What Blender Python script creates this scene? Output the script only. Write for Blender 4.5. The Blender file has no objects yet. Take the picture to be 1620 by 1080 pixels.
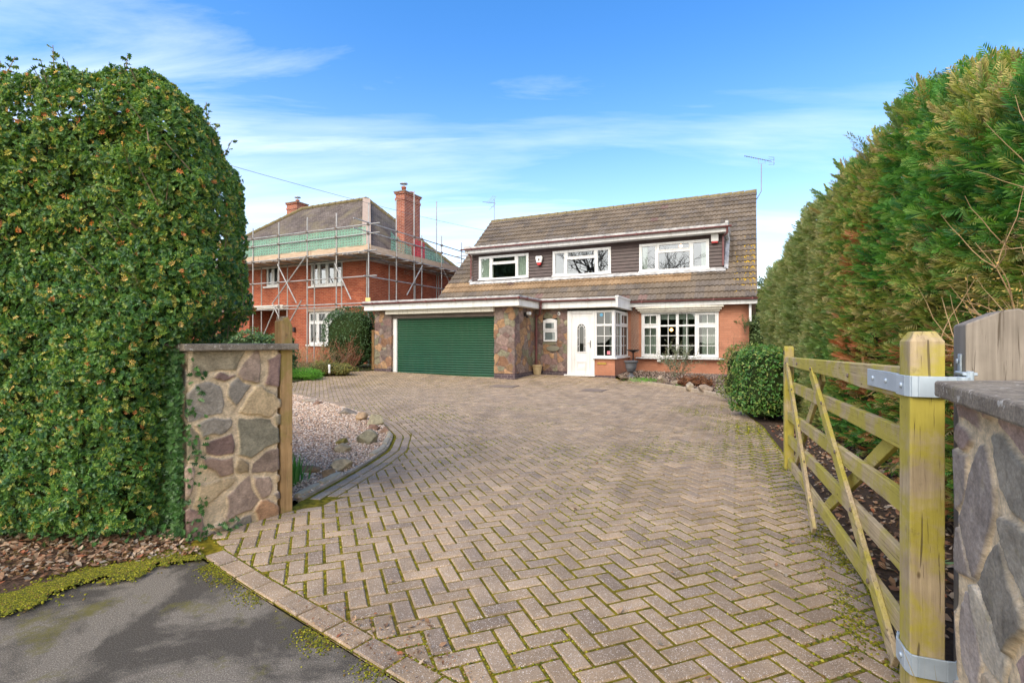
import bpy, bmesh, math, random
import numpy as np
from mathutils import Vector, Matrix, noise as mnoise
R = math.radians
random.seed(7)
S = bpy.context.scene
C = S.collection

# ------------------------------------------------------------------ camera, sky, sun, exposure
cd = bpy.data.cameras.new('camera'); cam = bpy.data.objects.new('camera', cd); C.objects.link(cam)
cam.location = (0, 0, 1.3); cam.rotation_euler = (R(90), 0, 0)
cd.sensor_width = 36; cd.lens = 36*800/1620; cd.clip_end = 2000; cd.clip_start = 0.05
S.camera = cam
SUN_EL, SUN_AZ = R(46), R(218)            # azimuth clockwise from +Y (behind the camera, to the left)
w = bpy.data.worlds.new("World"); S.world = w; w.use_nodes = True
wt = w.node_tree; wt.nodes.clear()
def wn(t, **k):
    n = wt.nodes.new(t)
    for a, b in k.items(): setattr(n, a, b)
    return n
def build_world():
    L = wt.links.new
    out = wn('ShaderNodeOutputWorld'); bg = wn('ShaderNodeBackground'); L(bg.outputs[0], out.inputs[0])
    sky = wn('ShaderNodeTexSky', sky_type='NISHITA', sun_disc=False, sun_elevation=SUN_EL, sun_rotation=SUN_AZ)
    sky.ozone_density = 2.2; sky.dust_density = 0.6; sky.air_density = 1.15
    hs = wn('ShaderNodeHueSaturation'); hs.inputs['Saturation'].default_value = 1.36; hs.inputs['Value'].default_value = 1.02; hs.inputs['Hue'].default_value = .506
    L(sky.outputs[0], hs.inputs['Color'])
    bg.inputs['Strength'].default_value = 0.15
    tc = wn('ShaderNodeTexCoord'); sp = wn('ShaderNodeSeparateXYZ'); L(tc.outputs['Generated'], sp.inputs[0])
    def mth(op, a, b=None, c=None, clamp=False):
        n = wn('ShaderNodeMath', operation=op, use_clamp=clamp)
        for i, v in enumerate((a, b, c)):
            if v is None: continue
            if isinstance(v, (int, float)): n.inputs[i].default_value = v
            else: L(v, n.inputs[i])
        return n.outputs[0]
    # clouds on a plane high above: direction divided by elevation
    zz = mth('MAXIMUM', mth('ADD', sp.outputs[2], 0.10), 0.02)
    cb = wn('ShaderNodeCombineXYZ'); L(mth('DIVIDE', sp.outputs[0], zz), cb.inputs[0]); L(mth('DIVIDE', sp.outputs[1], zz), cb.inputs[1])
    mp = wn('ShaderNodeMapping'); L(cb.outputs[0], mp.inputs[0]); mp.inputs['Rotation'].default_value = (0, 0, R(14)); mp.inputs['Scale'].default_value = (0.33, 1.25, 1); mp.inputs['Location'].default_value = (3.1, 1.7, 0)
    n1 = wn('ShaderNodeTexNoise'); L(mp.outputs[0], n1.inputs[0]); n1.inputs['Scale'].default_value = 1.15; n1.inputs['Detail'].default_value = 9; n1.inputs['Roughness'].default_value = 0.56; n1.inputs['Distortion'].default_value = 0.35
    # cover: heavy near the horizon, thinning upward, more on the left
    el = sp.outputs[2]
    cov = mth('SUBTRACT', 0.60, mth('MULTIPLY', el, 0.86))
    cov = mth('SUBTRACT', cov, mth('MULTIPLY', sp.outputs[0], 0.11))
    cov = mth('ADD', cov, mth('MULTIPLY', mth('MAXIMUM', mth('MULTIPLY', sp.outputs[1], -1.0), 0.0), 0.9))   # unseen cloud added behind the camera to whiten the fill light
    m = mth('SUBTRACT', mth('ADD', n1.outputs['Fac'], cov), 0.82)
    m = mth('MULTIPLY', m, 2.0, clamp=True)
    mp2 = wn('ShaderNodeMapping'); L(cb.outputs[0], mp2.inputs[0]); mp2.inputs['Rotation'].default_value = (0, 0, R(-22)); mp2.inputs['Scale'].default_value = (0.5, 2.6, 1); mp2.inputs['Location'].default_value = (1.3, 4.2, 0)
    n2 = wn('ShaderNodeTexNoise'); L(mp2.outputs[0], n2.inputs[0]); n2.inputs['Scale'].default_value = 1.0; n2.inputs['Detail'].default_value = 10; n2.inputs['Roughness'].default_value = 0.62; n2.inputs['Distortion'].default_value = 0.6
    wl = mth('SUBTRACT', 0.10, mth('MULTIPLY', sp.outputs[0], 0.30))          # wisps, mostly on the left
    wl = mth('SUBTRACT', wl, mth('MULTIPLY', mth('MAXIMUM', mth('SUBTRACT', el, 0.34), 0.0), 0.9))
    m2 = mth('MULTIPLY', mth('SUBTRACT', mth('ADD', n2.outputs['Fac'], wl), 0.60), 2.4, clamp=True)
    m = mth('MAXIMUM', m, mth('MULTIPLY', m2, 0.75))
    hz = mth('POWER', mth('SUBTRACT', 1.0, mth('MULTIPLY', mth('MAXIMUM', el, 0.0), 1.6), clamp=True), 3.1)
    m = mth('ADD', mth('MULTIPLY', m, mth('SUBTRACT', 1.0, mth('MULTIPLY', hz, 0.85))), mth('MULTIPLY', hz, 0.85), clamp=True)
    m = mth('MULTIPLY', m, 0.88)
    cl = wn('ShaderNodeMix', data_type='RGBA'); cl.inputs['A'].default_value = (5.5, 5.75, 6.3, 1); cl.inputs['B'].default_value = (9.4, 8.8, 7.9, 1)  # B: the cloud behind the camera, brightened and warmed to lift the fill
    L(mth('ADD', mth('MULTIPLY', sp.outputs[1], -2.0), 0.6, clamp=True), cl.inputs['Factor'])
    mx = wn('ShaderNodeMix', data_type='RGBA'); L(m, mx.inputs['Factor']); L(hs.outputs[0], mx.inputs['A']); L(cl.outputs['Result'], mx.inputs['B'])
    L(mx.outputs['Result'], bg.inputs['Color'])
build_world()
sd = bpy.data.lights.new('sun', 'SUN'); sd.energy = 1.6; sd.angle = R(40); sd.color = (1, .88, .72)
sun = bpy.data.objects.new('sun', sd); C.objects.link(sun)
_d = Vector((math.sin(SUN_AZ)*math.cos(SUN_EL), math.cos(SUN_AZ)*math.cos(SUN_EL), math.sin(SUN_EL)))
sun.rotation_euler = _d.to_track_quat('Z', 'Y').to_euler()
S.view_settings.view_transform = 'Standard'; S.view_settings.look = 'None'
S.view_settings.exposure = 1.0; S.view_settings.gamma = 1

# ------------------------------------------------------------------ helpers
def gz(y):                                   # the ground: level by the gate, rising a little towards the houses
    t = y-14.2
    v = .055*(t+math.sqrt(t*t+.6))/2
    return min(v, .3) if y > 3 else max(0, v-.001)
def tag(o, label=None, cat=None, group=None, kind=None):
    if label: o['label'] = label
    if cat: o['category'] = cat
    if group: o['group'] = group
    if kind: o['kind'] = kind
    return o
def empty(name, loc, rz=0, label=None, cat=None, group=None, kind=None):
    o = bpy.data.objects.new(name, None); C.objects.link(o); o.location = loc; o.rotation_euler = (0, 0, rz)
    o.empty_display_size = .1
    return tag(o, label, cat, group, kind)
def link_np(name, V, F, mat, parent=None, col=None, smooth=False, uv=None):
    """V (n,3), F (m,k) constant-size polygons"""
    V = np.asarray(V, dtype=np.float32); F = np.asarray(F, dtype=np.int32)
    me = bpy.data.meshes.new(name); n, m, k = len(V), len(F), F.shape[1]
    me.vertices.add(n); me.vertices.foreach_set('co', V.ravel())
    me.loops.add(m*k); me.loops.foreach_set('vertex_index', F.ravel())
    me.polygons.add(m); me.polygons.foreach_set('loop_start', np.arange(m, dtype=np.int32)*k)
    me.polygons.foreach_set('use_smooth', np.full(m, smooth, dtype=bool))
    if col is not None:
        c = np.ones((n, 4), dtype=np.float32); c[:, :3] = col
        at = me.color_attributes.new('Col', 'FLOAT_COLOR', 'POINT'); at.data.foreach_set('color', c.ravel())
    me.update(calc_edges=True)
    o = bpy.data.objects.new(name, me); C.objects.link(o)
    if parent: o.parent = parent
    for mm in (mat if isinstance(mat, (list, tuple)) else [mat]): me.materials.append(mm)
    return o
class MB:
    def __init__(s): s.v = []; s.f = []; s.c = []; s.hascol = False
    def add(s, vs, fs, col=None):
        b = len(s.v); s.v += [tuple(v) for v in vs]; s.f += [tuple(b+i for i in f) for f in fs]
        s.c += [col or (1, 1, 1)]*len(vs)
        if col: s.hascol = True
        return s
    def box(s, x0, x1, y0, y1, z0, z1, col=None):
        return s.add([(x0,y0,z0),(x1,y0,z0),(x1,y1,z0),(x0,y1,z0),(x0,y0,z1),(x1,y0,z1),(x1,y1,z1),(x0,y1,z1)],
              [(0,3,2,1),(4,5,6,7),(0,1,5,4),(1,2,6,5),(2,3,7,6),(3,0,4,7)], col)
    def obox(s, a, b, hw, hh, up=(0,0,1), col=None):        # beam from a to b: half width, half height
        a, b, up = Vector(a), Vector(b), Vector(up); d = (b-a).normalized(); x = d.cross(up).normalized(); z = x.cross(d)
        vs = [p+x*i*hw+z*j*hh for p in (a, b) for i, j in ((-1,-1),(1,-1),(1,1),(-1,1))]
        return s.add(vs, [(0,1,2,3),(7,6,5,4),(0,4,5,1),(1,5,6,2),(2,6,7,3),(3,7,4,0)], col)
    def tube(s, pts, r, n=8, col=None, cap=True):
        pts = [Vector(p) for p in pts]; rs = r if isinstance(r, (list, tuple)) else [r]*len(pts); vs = []; fs = []
        x = None
        for i, p in enumerate(pts):
            d = (pts[min(i+1, len(pts)-1)]-pts[max(i-1, 0)]).normalized()
            if x is None: x = d.orthogonal().normalized()
            x = (x-d*x.dot(d)); x = x.normalized() if x.length > 1e-5 else d.orthogonal().normalized()
            y = d.cross(x)
            vs += [p+(x*math.cos(2*math.pi*k/n)+y*math.sin(2*math.pi*k/n))*rs[i] for k in range(n)]
        for i in range(len(pts)-1):
            for k in range(n): fs.append((i*n+k, i*n+(k+1)%n, (i+1)*n+(k+1)%n, (i+1)*n+k))
        if cap: fs += [tuple(range(n))[::-1], tuple((len(pts)-1)*n+k for k in range(n))]
        return s.add(vs, fs, col)
    def prism(s, poly, z0, z1, col=None):                   # polygon in xy, counter-clockwise
        n = len(poly)
        return s.add([(x,y,z0) for x,y in poly]+[(x,y,z1) for x,y in poly],
                     [tuple(range(n))[::-1], tuple(range(n, 2*n))]+[(i,(i+1)%n,n+(i+1)%n,n+i) for i in range(n)], col)
    def xzprism(s, poly, y0, y1, col=None):                 # polygon in xz extruded along y
        n = len(poly)
        return s.add([(x,y0,z) for x,z in poly]+[(x,y1,z) for x,z in poly],
                     [tuple(range(n)), tuple(range(n, 2*n))[::-1]]+[((i+1)%n,i,n+i,n+(i+1)%n) for i in range(n)], col)
    def yzprism(s, poly, x0, x1, col=None):
        n = len(poly)
        return s.add([(x0,y,z) for y,z in poly]+[(x1,y,z) for y,z in poly],
                     [tuple(range(n))[::-1], tuple(range(n, 2*n))]+[(i,(i+1)%n,n+(i+1)%n,n+i) for i in range(n)], col)
    def lathe(s, prof, cx=0, cy=0, n=24, col=None):
        vs = [(cx+r*math.cos(2*math.pi*k/n), cy+r*math.sin(2*math.pi*k/n), z) for r, z in prof for k in range(n)]
        m = len(prof)
        return s.add(vs, [(i*n+k, i*n+(k+1)%n, (i+1)*n+(k+1)%n, (i+1)*n+k) for i in range(m-1) for k in range(n)]+[tuple(range(n))[::-1], tuple((m-1)*n+k for k in range(n))], col)
    def frame(s, x0, x1, z0, z1, w, y0, y1):                # rectangular ring facing -y
        s.box(x0, x1, y0, y1, z0, z0+w); s.box(x0, x1, y0, y1, z1-w, z1)
        s.box(x0, x0+w, y0, y1, z0+w, z1-w); return s.box(x1-w, x1, y0, y1, z0+w, z1-w)
    def build(s, name, mat, parent=None, bevel=0, smooth=False, segs=1):
        me = bpy.data.meshes.new(name); me.from_pydata(s.v, [], s.f)
        bm = bmesh.new(); bm.from_mesh(me); bmesh.ops.recalc_face_normals(bm, faces=bm.faces); 
        uvl = bm.loops.layers.uv.new('UVMap')
        for f in bm.faces:
            n = f.normal; ax = max(range(3), key=lambda i: abs(n[i]))
            for l in f.loops:
                c = l.vert.co
                l[uvl].uv = (c.y, c.z) if ax == 0 else (c.x, c.z) if ax == 1 else (c.x, c.y)
        bm.to_mesh(me); bm.free()
        if s.hascol:
            a = me.color_attributes.new('Col', 'FLOAT_COLOR', 'POINT')
            a.data.foreach_set('color', np.array([tuple(c)+(1,) for c in s.c], dtype=np.float32).ravel())
        if smooth:
            for p in me.polygons: p.use_smooth = True
        for mm in (mat if isinstance(mat, (list, tuple)) else [mat]): me.materials.append(mm)
        o = bpy.data.objects.new(name, me); C.objects.link(o)
        if parent: o.parent = parent
        if bevel:
            b = o.modifiers.new('bevel', 'BEVEL'); b.width = bevel; b.segments = segs; b.limit_method = 'ANGLE'; b.angle_limit = R(40)
        return o

class NT:
    def __init__(s, name):
        s.m = bpy.data.materials.new(name); s.m.use_nodes = True; s.t = s.m.node_tree; s.t.nodes.clear()
        s.out = s.n('ShaderNodeOutputMaterial'); s.b = s.n('ShaderNodeBsdfPrincipled'); s.l(s.b.outputs[0], s.out.inputs[0])
    def n(s, t, **k):
        x = s.t.nodes.new(t)
        for a, b in k.items():
            if a[0] == '_': x.inputs[a[1:].replace('_', ' ')].default_value = b
            else: setattr(x, a, b)
        return x
    def l(s, a, b): s.t.links.new(a, b)
    def set(s, i, v):
        if hasattr(v, 'is_output') or isinstance(v, bpy.types.NodeSocket): s.l(v, i)
        else: i.default_value = v if not isinstance(v, tuple) or len(v) == 4 or len(v) == 3 and i.type == 'VECTOR' else v+(1,)
    def coord(s, kind='Object', scale=None, rot=None):
        c = s.n('ShaderNodeTexCoord').outputs[kind]
        if scale or rot:
            m = s.n('ShaderNodeMapping'); s.l(c, m.inputs[0])
            if scale: m.inputs['Scale'].default_value = scale if isinstance(scale, tuple) else (scale,)*3
            if rot: m.inputs['Rotation'].default_value = rot
            c = m.outputs[0]
        return c
    def noise(s, vec, scale, detail=5, rough=.55, dist=0):
        x = s.n('ShaderNodeTexNoise', _Scale=scale, _Detail=detail, _Roughness=rough, _Distortion=dist); s.l(vec, x.inputs[0]); return x.outputs['Fac']
    def ramp(s, f, stops):
        r = s.n('ShaderNodeValToRGB'); e = r.color_ramp.elements
        while len(e) < len(stops): e.new(.5)
        for i, (p, c) in enumerate(stops):
            e[i].position = p; e[i].color = (c, c, c, 1) if isinstance(c, (int, float)) else tuple(c)+(1,)
        s.l(f, r.inputs[0]); return r.outputs[0]
    def mix(s, f, a, b, blend='MIX'):
        x = s.n('ShaderNodeMix', data_type='RGBA', blend_type=blend); s.set(x.inputs['Factor'], f); s.set(x.inputs['A'], a); s.set(x.inputs['B'], b); return x.outputs['Result']
    def math(s, op, a, b=0.0, clamp=False):
        x = s.n('ShaderNodeMath', operation=op, use_clamp=clamp); s.set(x.inputs[0], a); s.set(x.inputs[1], b); return x.outputs[0]
    def attr(s): return s.n('ShaderNodeVertexColor', layer_name='Col').outputs[0]
    def bump(s, h, strength=.5, dist=.01):
        x = s.n('ShaderNodeBump', _Strength=strength, _Distance=dist); s.l(h, x.inputs['Height']); s.l(x.outputs[0], s.b.inputs['Normal']); return x
    def fin(s, col, rough=.7, spec=.5, metal=0):
        s.set(s.b.inputs['Base Color'], col); s.set(s.b.inputs['Roughness'], rough); s.b.inputs['Specular IOR Level'].default_value = spec; s.b.inputs['Metallic'].default_value = metal; return s.m
def simple(name, c1, c2=None, scale=8, rough=.6, bump=0, bscale=None, bdist=.005, spec=.5, metal=0, attr=False, stretch=None, kind='Object', lo=.35, hi=.65, grime=0):
    t = NT(name); c2 = c2 or tuple(x*.8 for x in c1); v = t.coord(kind, stretch)
    f = t.noise(v, scale); col = t.ramp(f, [(lo, c1), (hi, c2)])
    if grime:        # runs of dirt down the surface
        gm = t.ramp(t.noise(t.coord(kind, (7, 7, .55)), 1.6, 6, .65), [(.50, 0.), (.74, grime)]); col = t.mix(gm, col, (.30, .27, .20))
    if attr: col = t.mix(1.0, col, t.attr(), 'MULTIPLY')
    if bump: t.bump(t.noise(v, bscale or scale*3, 6), bump, bdist)
    return t.fin(col, rough, spec, metal)

# ------------------------------------------------------------------ materials
def m_paver():
    t = NT('paver_concrete'); v = t.coord('Object'); a = t.attr()
    blot = t.ramp(t.noise(v, 3.5, 5, .6), [(.34, .78), (.66, 1.12)])
    col = t.mix(1, a, blot, 'MULTIPLY')
    fine = t.ramp(t.noise(v, 170, 3, .7), [(.3, .62), (.7, 1.3)])
    col = t.mix(1, col, fine, 'MULTIPLY')
    vo = t.n('ShaderNodeTexVoronoi', _Scale=135.0); t.l(v, vo.inputs[0])
    fl = t.math('LESS_THAN', vo.outputs['Distance'], .27)
    fl = t.math('MULTIPLY', fl, t.ramp(t.noise(v, 45, 2), [(.40, 0.), (.55, .95)]))
    col = t.mix(fl, col, (.80, .72, .62))
    ms = t.noise(v, 1.1, 6, .62); mf = t.ramp(t.math('ADD', ms, t.math('MULTIPLY', t.noise(v, 38, 4, .7), .32)), [(.80, 0.), (.93, .8)])
    col = t.mix(mf, col, (.13, .125, .03))
    st = t.ramp(t.noise(t.coord('Object', (1.9, .55, 1), (0, 0, R(14))), .8, 7, .62), [(.50, 0.), (.68, .55)])
    col = t.mix(st, col, (.17, .125, .085))
    t.bump(t.noise(v, 230, 4, .7), .55, .003)
    return t.fin(col, .86, .3)
def m_joint():
    t = NT('jointing_sand_and_moss'); v = t.coord('Object')
    f = t.ramp(t.noise(v, .9, 5, .6), [(.30, 0.), (.48, 1.)])
    a = t.mix(t.ramp(t.noise(v, 30, 4), [(.4, 0.), (.6, 1.)]), (.085, .058, .018), (.15, .105, .035))
    b = t.mix(t.ramp(t.noise(v, 22, 4), [(.4, 0.), (.62, 1.)]), (.11, .095, .010), (.27, .21, .016))
    t.bump(t.noise(v, 120, 5), .8, .01); return t.fin(t.mix(f, a, b), .95, .1)
def m_asphalt():
    t = NT('asphalt'); v = t.coord('Object')
    col = t.ramp(t.noise(v, 190, 4, .8), [(.36, (.065, .060, .052)), (.54, (.150, .138, .118)), (.70, (.42, .39, .33))])
    big = t.ramp(t.noise(t.coord('Object', (1, 1, 1), (0, 0, R(35))), 1.6, 7, .62, .4), [(.46, .62), (.55, 1.45)])
    col = t.mix(1, t.mix(1, col, big, 'MULTIPLY'), (1.12, 1.04, .92), 'MULTIPLY')
    mf = t.ramp(t.math('ADD', t.noise(v, 2.6, 6, .6), t.math('MULTIPLY', t.noise(v, 50, 4), .2)), [(.66, 0.), (.76, .8)])
    col = t.mix(mf, col, (.16, .14, .03))
    t.bump(t.noise(v, 260, 3, .8), .8, .006); return t.fin(col, .88, .3)
def m_brick(name, c1, c2, mortar, ms=.010, var=.5, blot=.25):
    t = NT(name); v = t.coord('UV')
    b = t.n('ShaderNodeTexBrick', _Scale=1.0, _Mortar_Size=ms*.5, _Mortar_Smooth=.1, _Bias=0.0, _Brick_Width=.225, _Row_Height=.075)
    b.offset = .5; b.squash = 1
    t.l(v, b.inputs['Vector']); b.inputs['Color1'].default_value = c1+(1,); b.inputs['Color2'].default_value = c2+(1,); b.inputs['Mortar'].default_value = mortar+(1,)
    col = t.mix(1, b.outputs['Color'], t.ramp(t.noise(v, 1.2, 6, .6), [(.3, 1-blot), (.7, 1+blot)]), 'MULTIPLY')
    col = t.mix(1, col, t.ramp(t.noise(v, 90, 3, .6), [(.3, .8), (.7, 1.2)]), 'MULTIPLY')
    h = t.math('SUBTRACT', t.math('MULTIPLY', t.noise(v, 70, 3), .3), b.outputs['Fac']); t.bump(h, .7, .008)
    return t.fin(col, .85, .25)
def m_stone(name):
    t = NT(name); v = t.coord('Object'); a = t.attr()
    f1 = t.ramp(t.noise(v, 11, 8, .68, .3), [(.28, .55), (.7, 1.4)]); f2 = t.ramp(t.noise(t.coord('Object', (1, 1, 1.7), (.5, .8, 0)), 60, 8, .75), [(.28, .62), (.72, 1.34)])
    col = t.mix(1, t.mix(1, a, f1, 'MULTIPLY'), f2, 'MULTIPLY')
    li = t.ramp(t.noise(v, 7, 7, .7), [(.60, 0.), (.70, .35)]); col = t.mix(li, col, (.30, .26, .10))
    t.bump(t.noise(v, 40, 8, .72), 1.0, .012); return t.fin(col, .88, .25)
def m_wood(name, c1, c2, moss=0, mosscol=(.30, .29, .03), grain=(2, 40, 40)):
    t = NT(name); v = t.coord('Object'); g = t.coord('Object', grain)
    col = t.ramp(t.noise(g, 1.6, 6, .6, .5), [(.3, c1), (.7, c2)])
    col = t.mix(1, col, t.ramp(t.noise(v, 5, 5), [(.3, .75), (.7, 1.2)]), 'MULTIPLY')
    if moss:
        f = t.ramp(t.math('ADD', t.noise(v, 3.2, 6, .62, .4), t.math('MULTIPLY', t.noise(v, 45, 4, .7), .16)), [(.60-moss*.2, 0.), (.74-moss*.2, .93)])
        mc = t.mix(t.noise(v, 14, 5), mosscol, tuple(x*1.5 for x in mosscol)); col = t.mix(f, col, mc)
        dk = t.ramp(t.noise(v, 9, 6, .7), [(.60, 0.), (.72, .55)]); col = t.mix(dk, col, (.05, .045, .03))
    ck = t.ramp(t.noise(g, 3.2, 3, .5, .8), [(.30, .75), (.37, 0.)]); col = t.mix(ck, col, (.07, .05, .03))
    vk = t.n('ShaderNodeTexVoronoi', _Scale=4.5); t.l(t.coord('Object', tuple(max(1, q/14) for q in grain)), vk.inputs[0]); kn = t.ramp(vk.outputs['Distance'], [(.035, .8), (.075, 0.)]); col = t.mix(kn, col, (.10, .06, .03))
    t.bump(t.math('SUBTRACT', t.noise(g, 5, 6, .65), ck), .6, .004); return t.fin(col, .82, .25)
def m_leaf(name, rough=.42, spec=.5, trans=.25):
    t = NT(name); col = t.attr()
    t.fin(col, rough, spec)
    tr = t.n('ShaderNodeBsdfTranslucent'); t.l(t.mix(1, col, (1.5, 1.6, .6), 'MULTIPLY'), tr.inputs[0])
    mx = t.n('ShaderNodeMixShader'); mx.inputs[0].default_value = trans; t.l(t.b.outputs[0], mx.inputs[1]); t.l(tr.outputs[0], mx.inputs[2]); t.l(mx.outputs[0], t.out.inputs[0])
    return t.m
def m_glass(name, refl=.3, tint=(.8, .86, .84)):
    t = NT(name); t.t.nodes.remove(t.b)
    tr = t.n('ShaderNodeBsdfTransparent'); tr.inputs[0].default_value = tint+(1,)
    gl = t.n('ShaderNodeBsdfGlossy'); gl.inputs['Roughness'].default_value = .01; gl.inputs[0].default_value = (.9, .95, 1, 1)
    fr = t.n('ShaderNodeFresnel', _IOR=1.5); f = t.math('ADD', fr.outputs[0], refl, True)
    nz = t.n('ShaderNodeBump', _Strength=.05, _Distance=.02); t.l(t.noise(t.coord('Object'), 1.5, 2), nz.inputs['Height']); t.l(nz.outputs[0], gl.inputs['Normal'])
    mx = t.n('ShaderNodeMixShader'); t.l(f, mx.inputs[0]); t.l(tr.outputs[0], mx.inputs[1]); t.l(gl.outputs[0], mx.inputs[2]); t.l(mx.outputs[0], t.out.inputs[0])
    return t.m
def m_emit(name, col, st):
    t = NT(name); t.fin(col); t.b.inputs['Emission Color'].default_value = col+(1,); t.b.inputs['Emission Strength'].default_value = st; return t.m
def m_rooftile():
    t = NT('concrete_roof_tiles'); v = t.coord('UV'); a = t.attr()
    col = t.mix(1, a, t.ramp(t.noise(v, 1.0, 6, .6), [(.3, .75), (.7, 1.22)]), 'MULTIPLY')
    col = t.mix(1, col, t.ramp(t.noise(v, 26, 6, .7), [(.3, .6), (.7, 1.35)]), 'MULTIPLY')
    li = t.ramp(t.noise(v, 15, 7, .72), [(.59, 0.), (.66, .75)]); li = t.mix(1, li, t.ramp(t.noise(v, .8, 3), [(.4, .15), (.62, 1.)]), 'MULTIPLY')
    col = t.mix(li, col, (.50, .46, .40))
    mo = t.ramp(t.noise(v, 8, 6, .7), [(.63, 0.), (.72, .6)]); col = t.mix(mo, col, (.12, .10, .025))
    t.bump(t.noise(v, 90, 5), .5, .004); return t.fin(col, .9, .2)
def m_plaintile():
    t = NT('small_clay_roof_tiles'); v = t.coord('UV')
    b = t.n('ShaderNodeTexBrick', _Scale=1.0, _Mortar_Size=.006, _Mortar_Smooth=.3, _Brick_Width=.165, _Row_Height=.10); b.offset = .5
    t.l(v, b.inputs['Vector']); b.inputs['Color1'].default_value = (.115, .09, .075, 1); b.inputs['Color2'].default_value = (.18, .15, .125, 1); b.inputs['Mortar'].default_value = (.03, .025, .02, 1)
    col = t.mix(1, b.outputs['Color'], t.ramp(t.noise(v, 1.1, 6, .6), [(.3, .7), (.7, 1.35)]), 'MULTIPLY')
    col = t.mix(t.ramp(t.noise(t.coord('UV', (1, 1, 1), (0, 0, R(25))), .8, 6, .6, .3), [(.5, 0.), (.68, .5)]), col, (.26, .22, .12))
    t.bump(t.math('SUBTRACT', 1, b.outputs['Fac']), .6, .02); return t.fin(col, .9, .2)
def m_netting(name, col, op=.55):
    t = NT(name); t.fin(col, .7, .2); v = t.coord('UV')
    tr = t.n('ShaderNodeBsdfTransparent'); mx = t.n('ShaderNodeMixShader')
    wv = t.n('ShaderNodeTexBrick', _Scale=1.0, _Mortar_Size=.02, _Brick_Width=.16, _Row_Height=.12); wv.offset = 0; t.l(v, wv.inputs['Vector'])
    f = t.math('ADD', t.math('MULTIPLY', wv.outputs['Fac'], .35), op, True)
    t.l(f, mx.inputs[0]); t.l(tr.outputs[0], mx.inputs[1]); t.l(t.b.outputs[0], mx.inputs[2]); t.l(mx.outputs[0], t.out.inputs[0]); return t.m
def m_soil(name, c1, c2, scale=25):
    t = NT(name); v = t.coord('Object')
    col = t.ramp(t.noise(v, scale, 7, .7), [(.3, c1), (.7, c2)]); t.bump(t.noise(v, scale*1.6, 7, .7), 1, .03); return t.fin(col, .95, .15)
def m_coping():
    t = NT('concrete_coping'); v = t.coord('Object')
    col = t.ramp(t.noise(v, 9, 7, .65), [(.3, (.16, .13, .10)), (.7, (.36, .31, .24))])
    col = t.mix(1, col, t.ramp(t.noise(v, 120, 4, .7), [(.3, .6), (.7, 1.35)]), 'MULTIPLY')
    col = t.mix(t.ramp(t.noise(v, 28, 5, .6), [(.60, 0.), (.66, .85)]), col, (.66, .62, .54))
    col = t.mix(t.ramp(t.noise(v, 6, 6, .7), [(.58, 0.), (.7, .5)]), col, (.22, .19, .05))
    t.bump(t.noise(v, 55, 7, .7), .9, .010); return t.fin(col, .92, .2)
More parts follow.
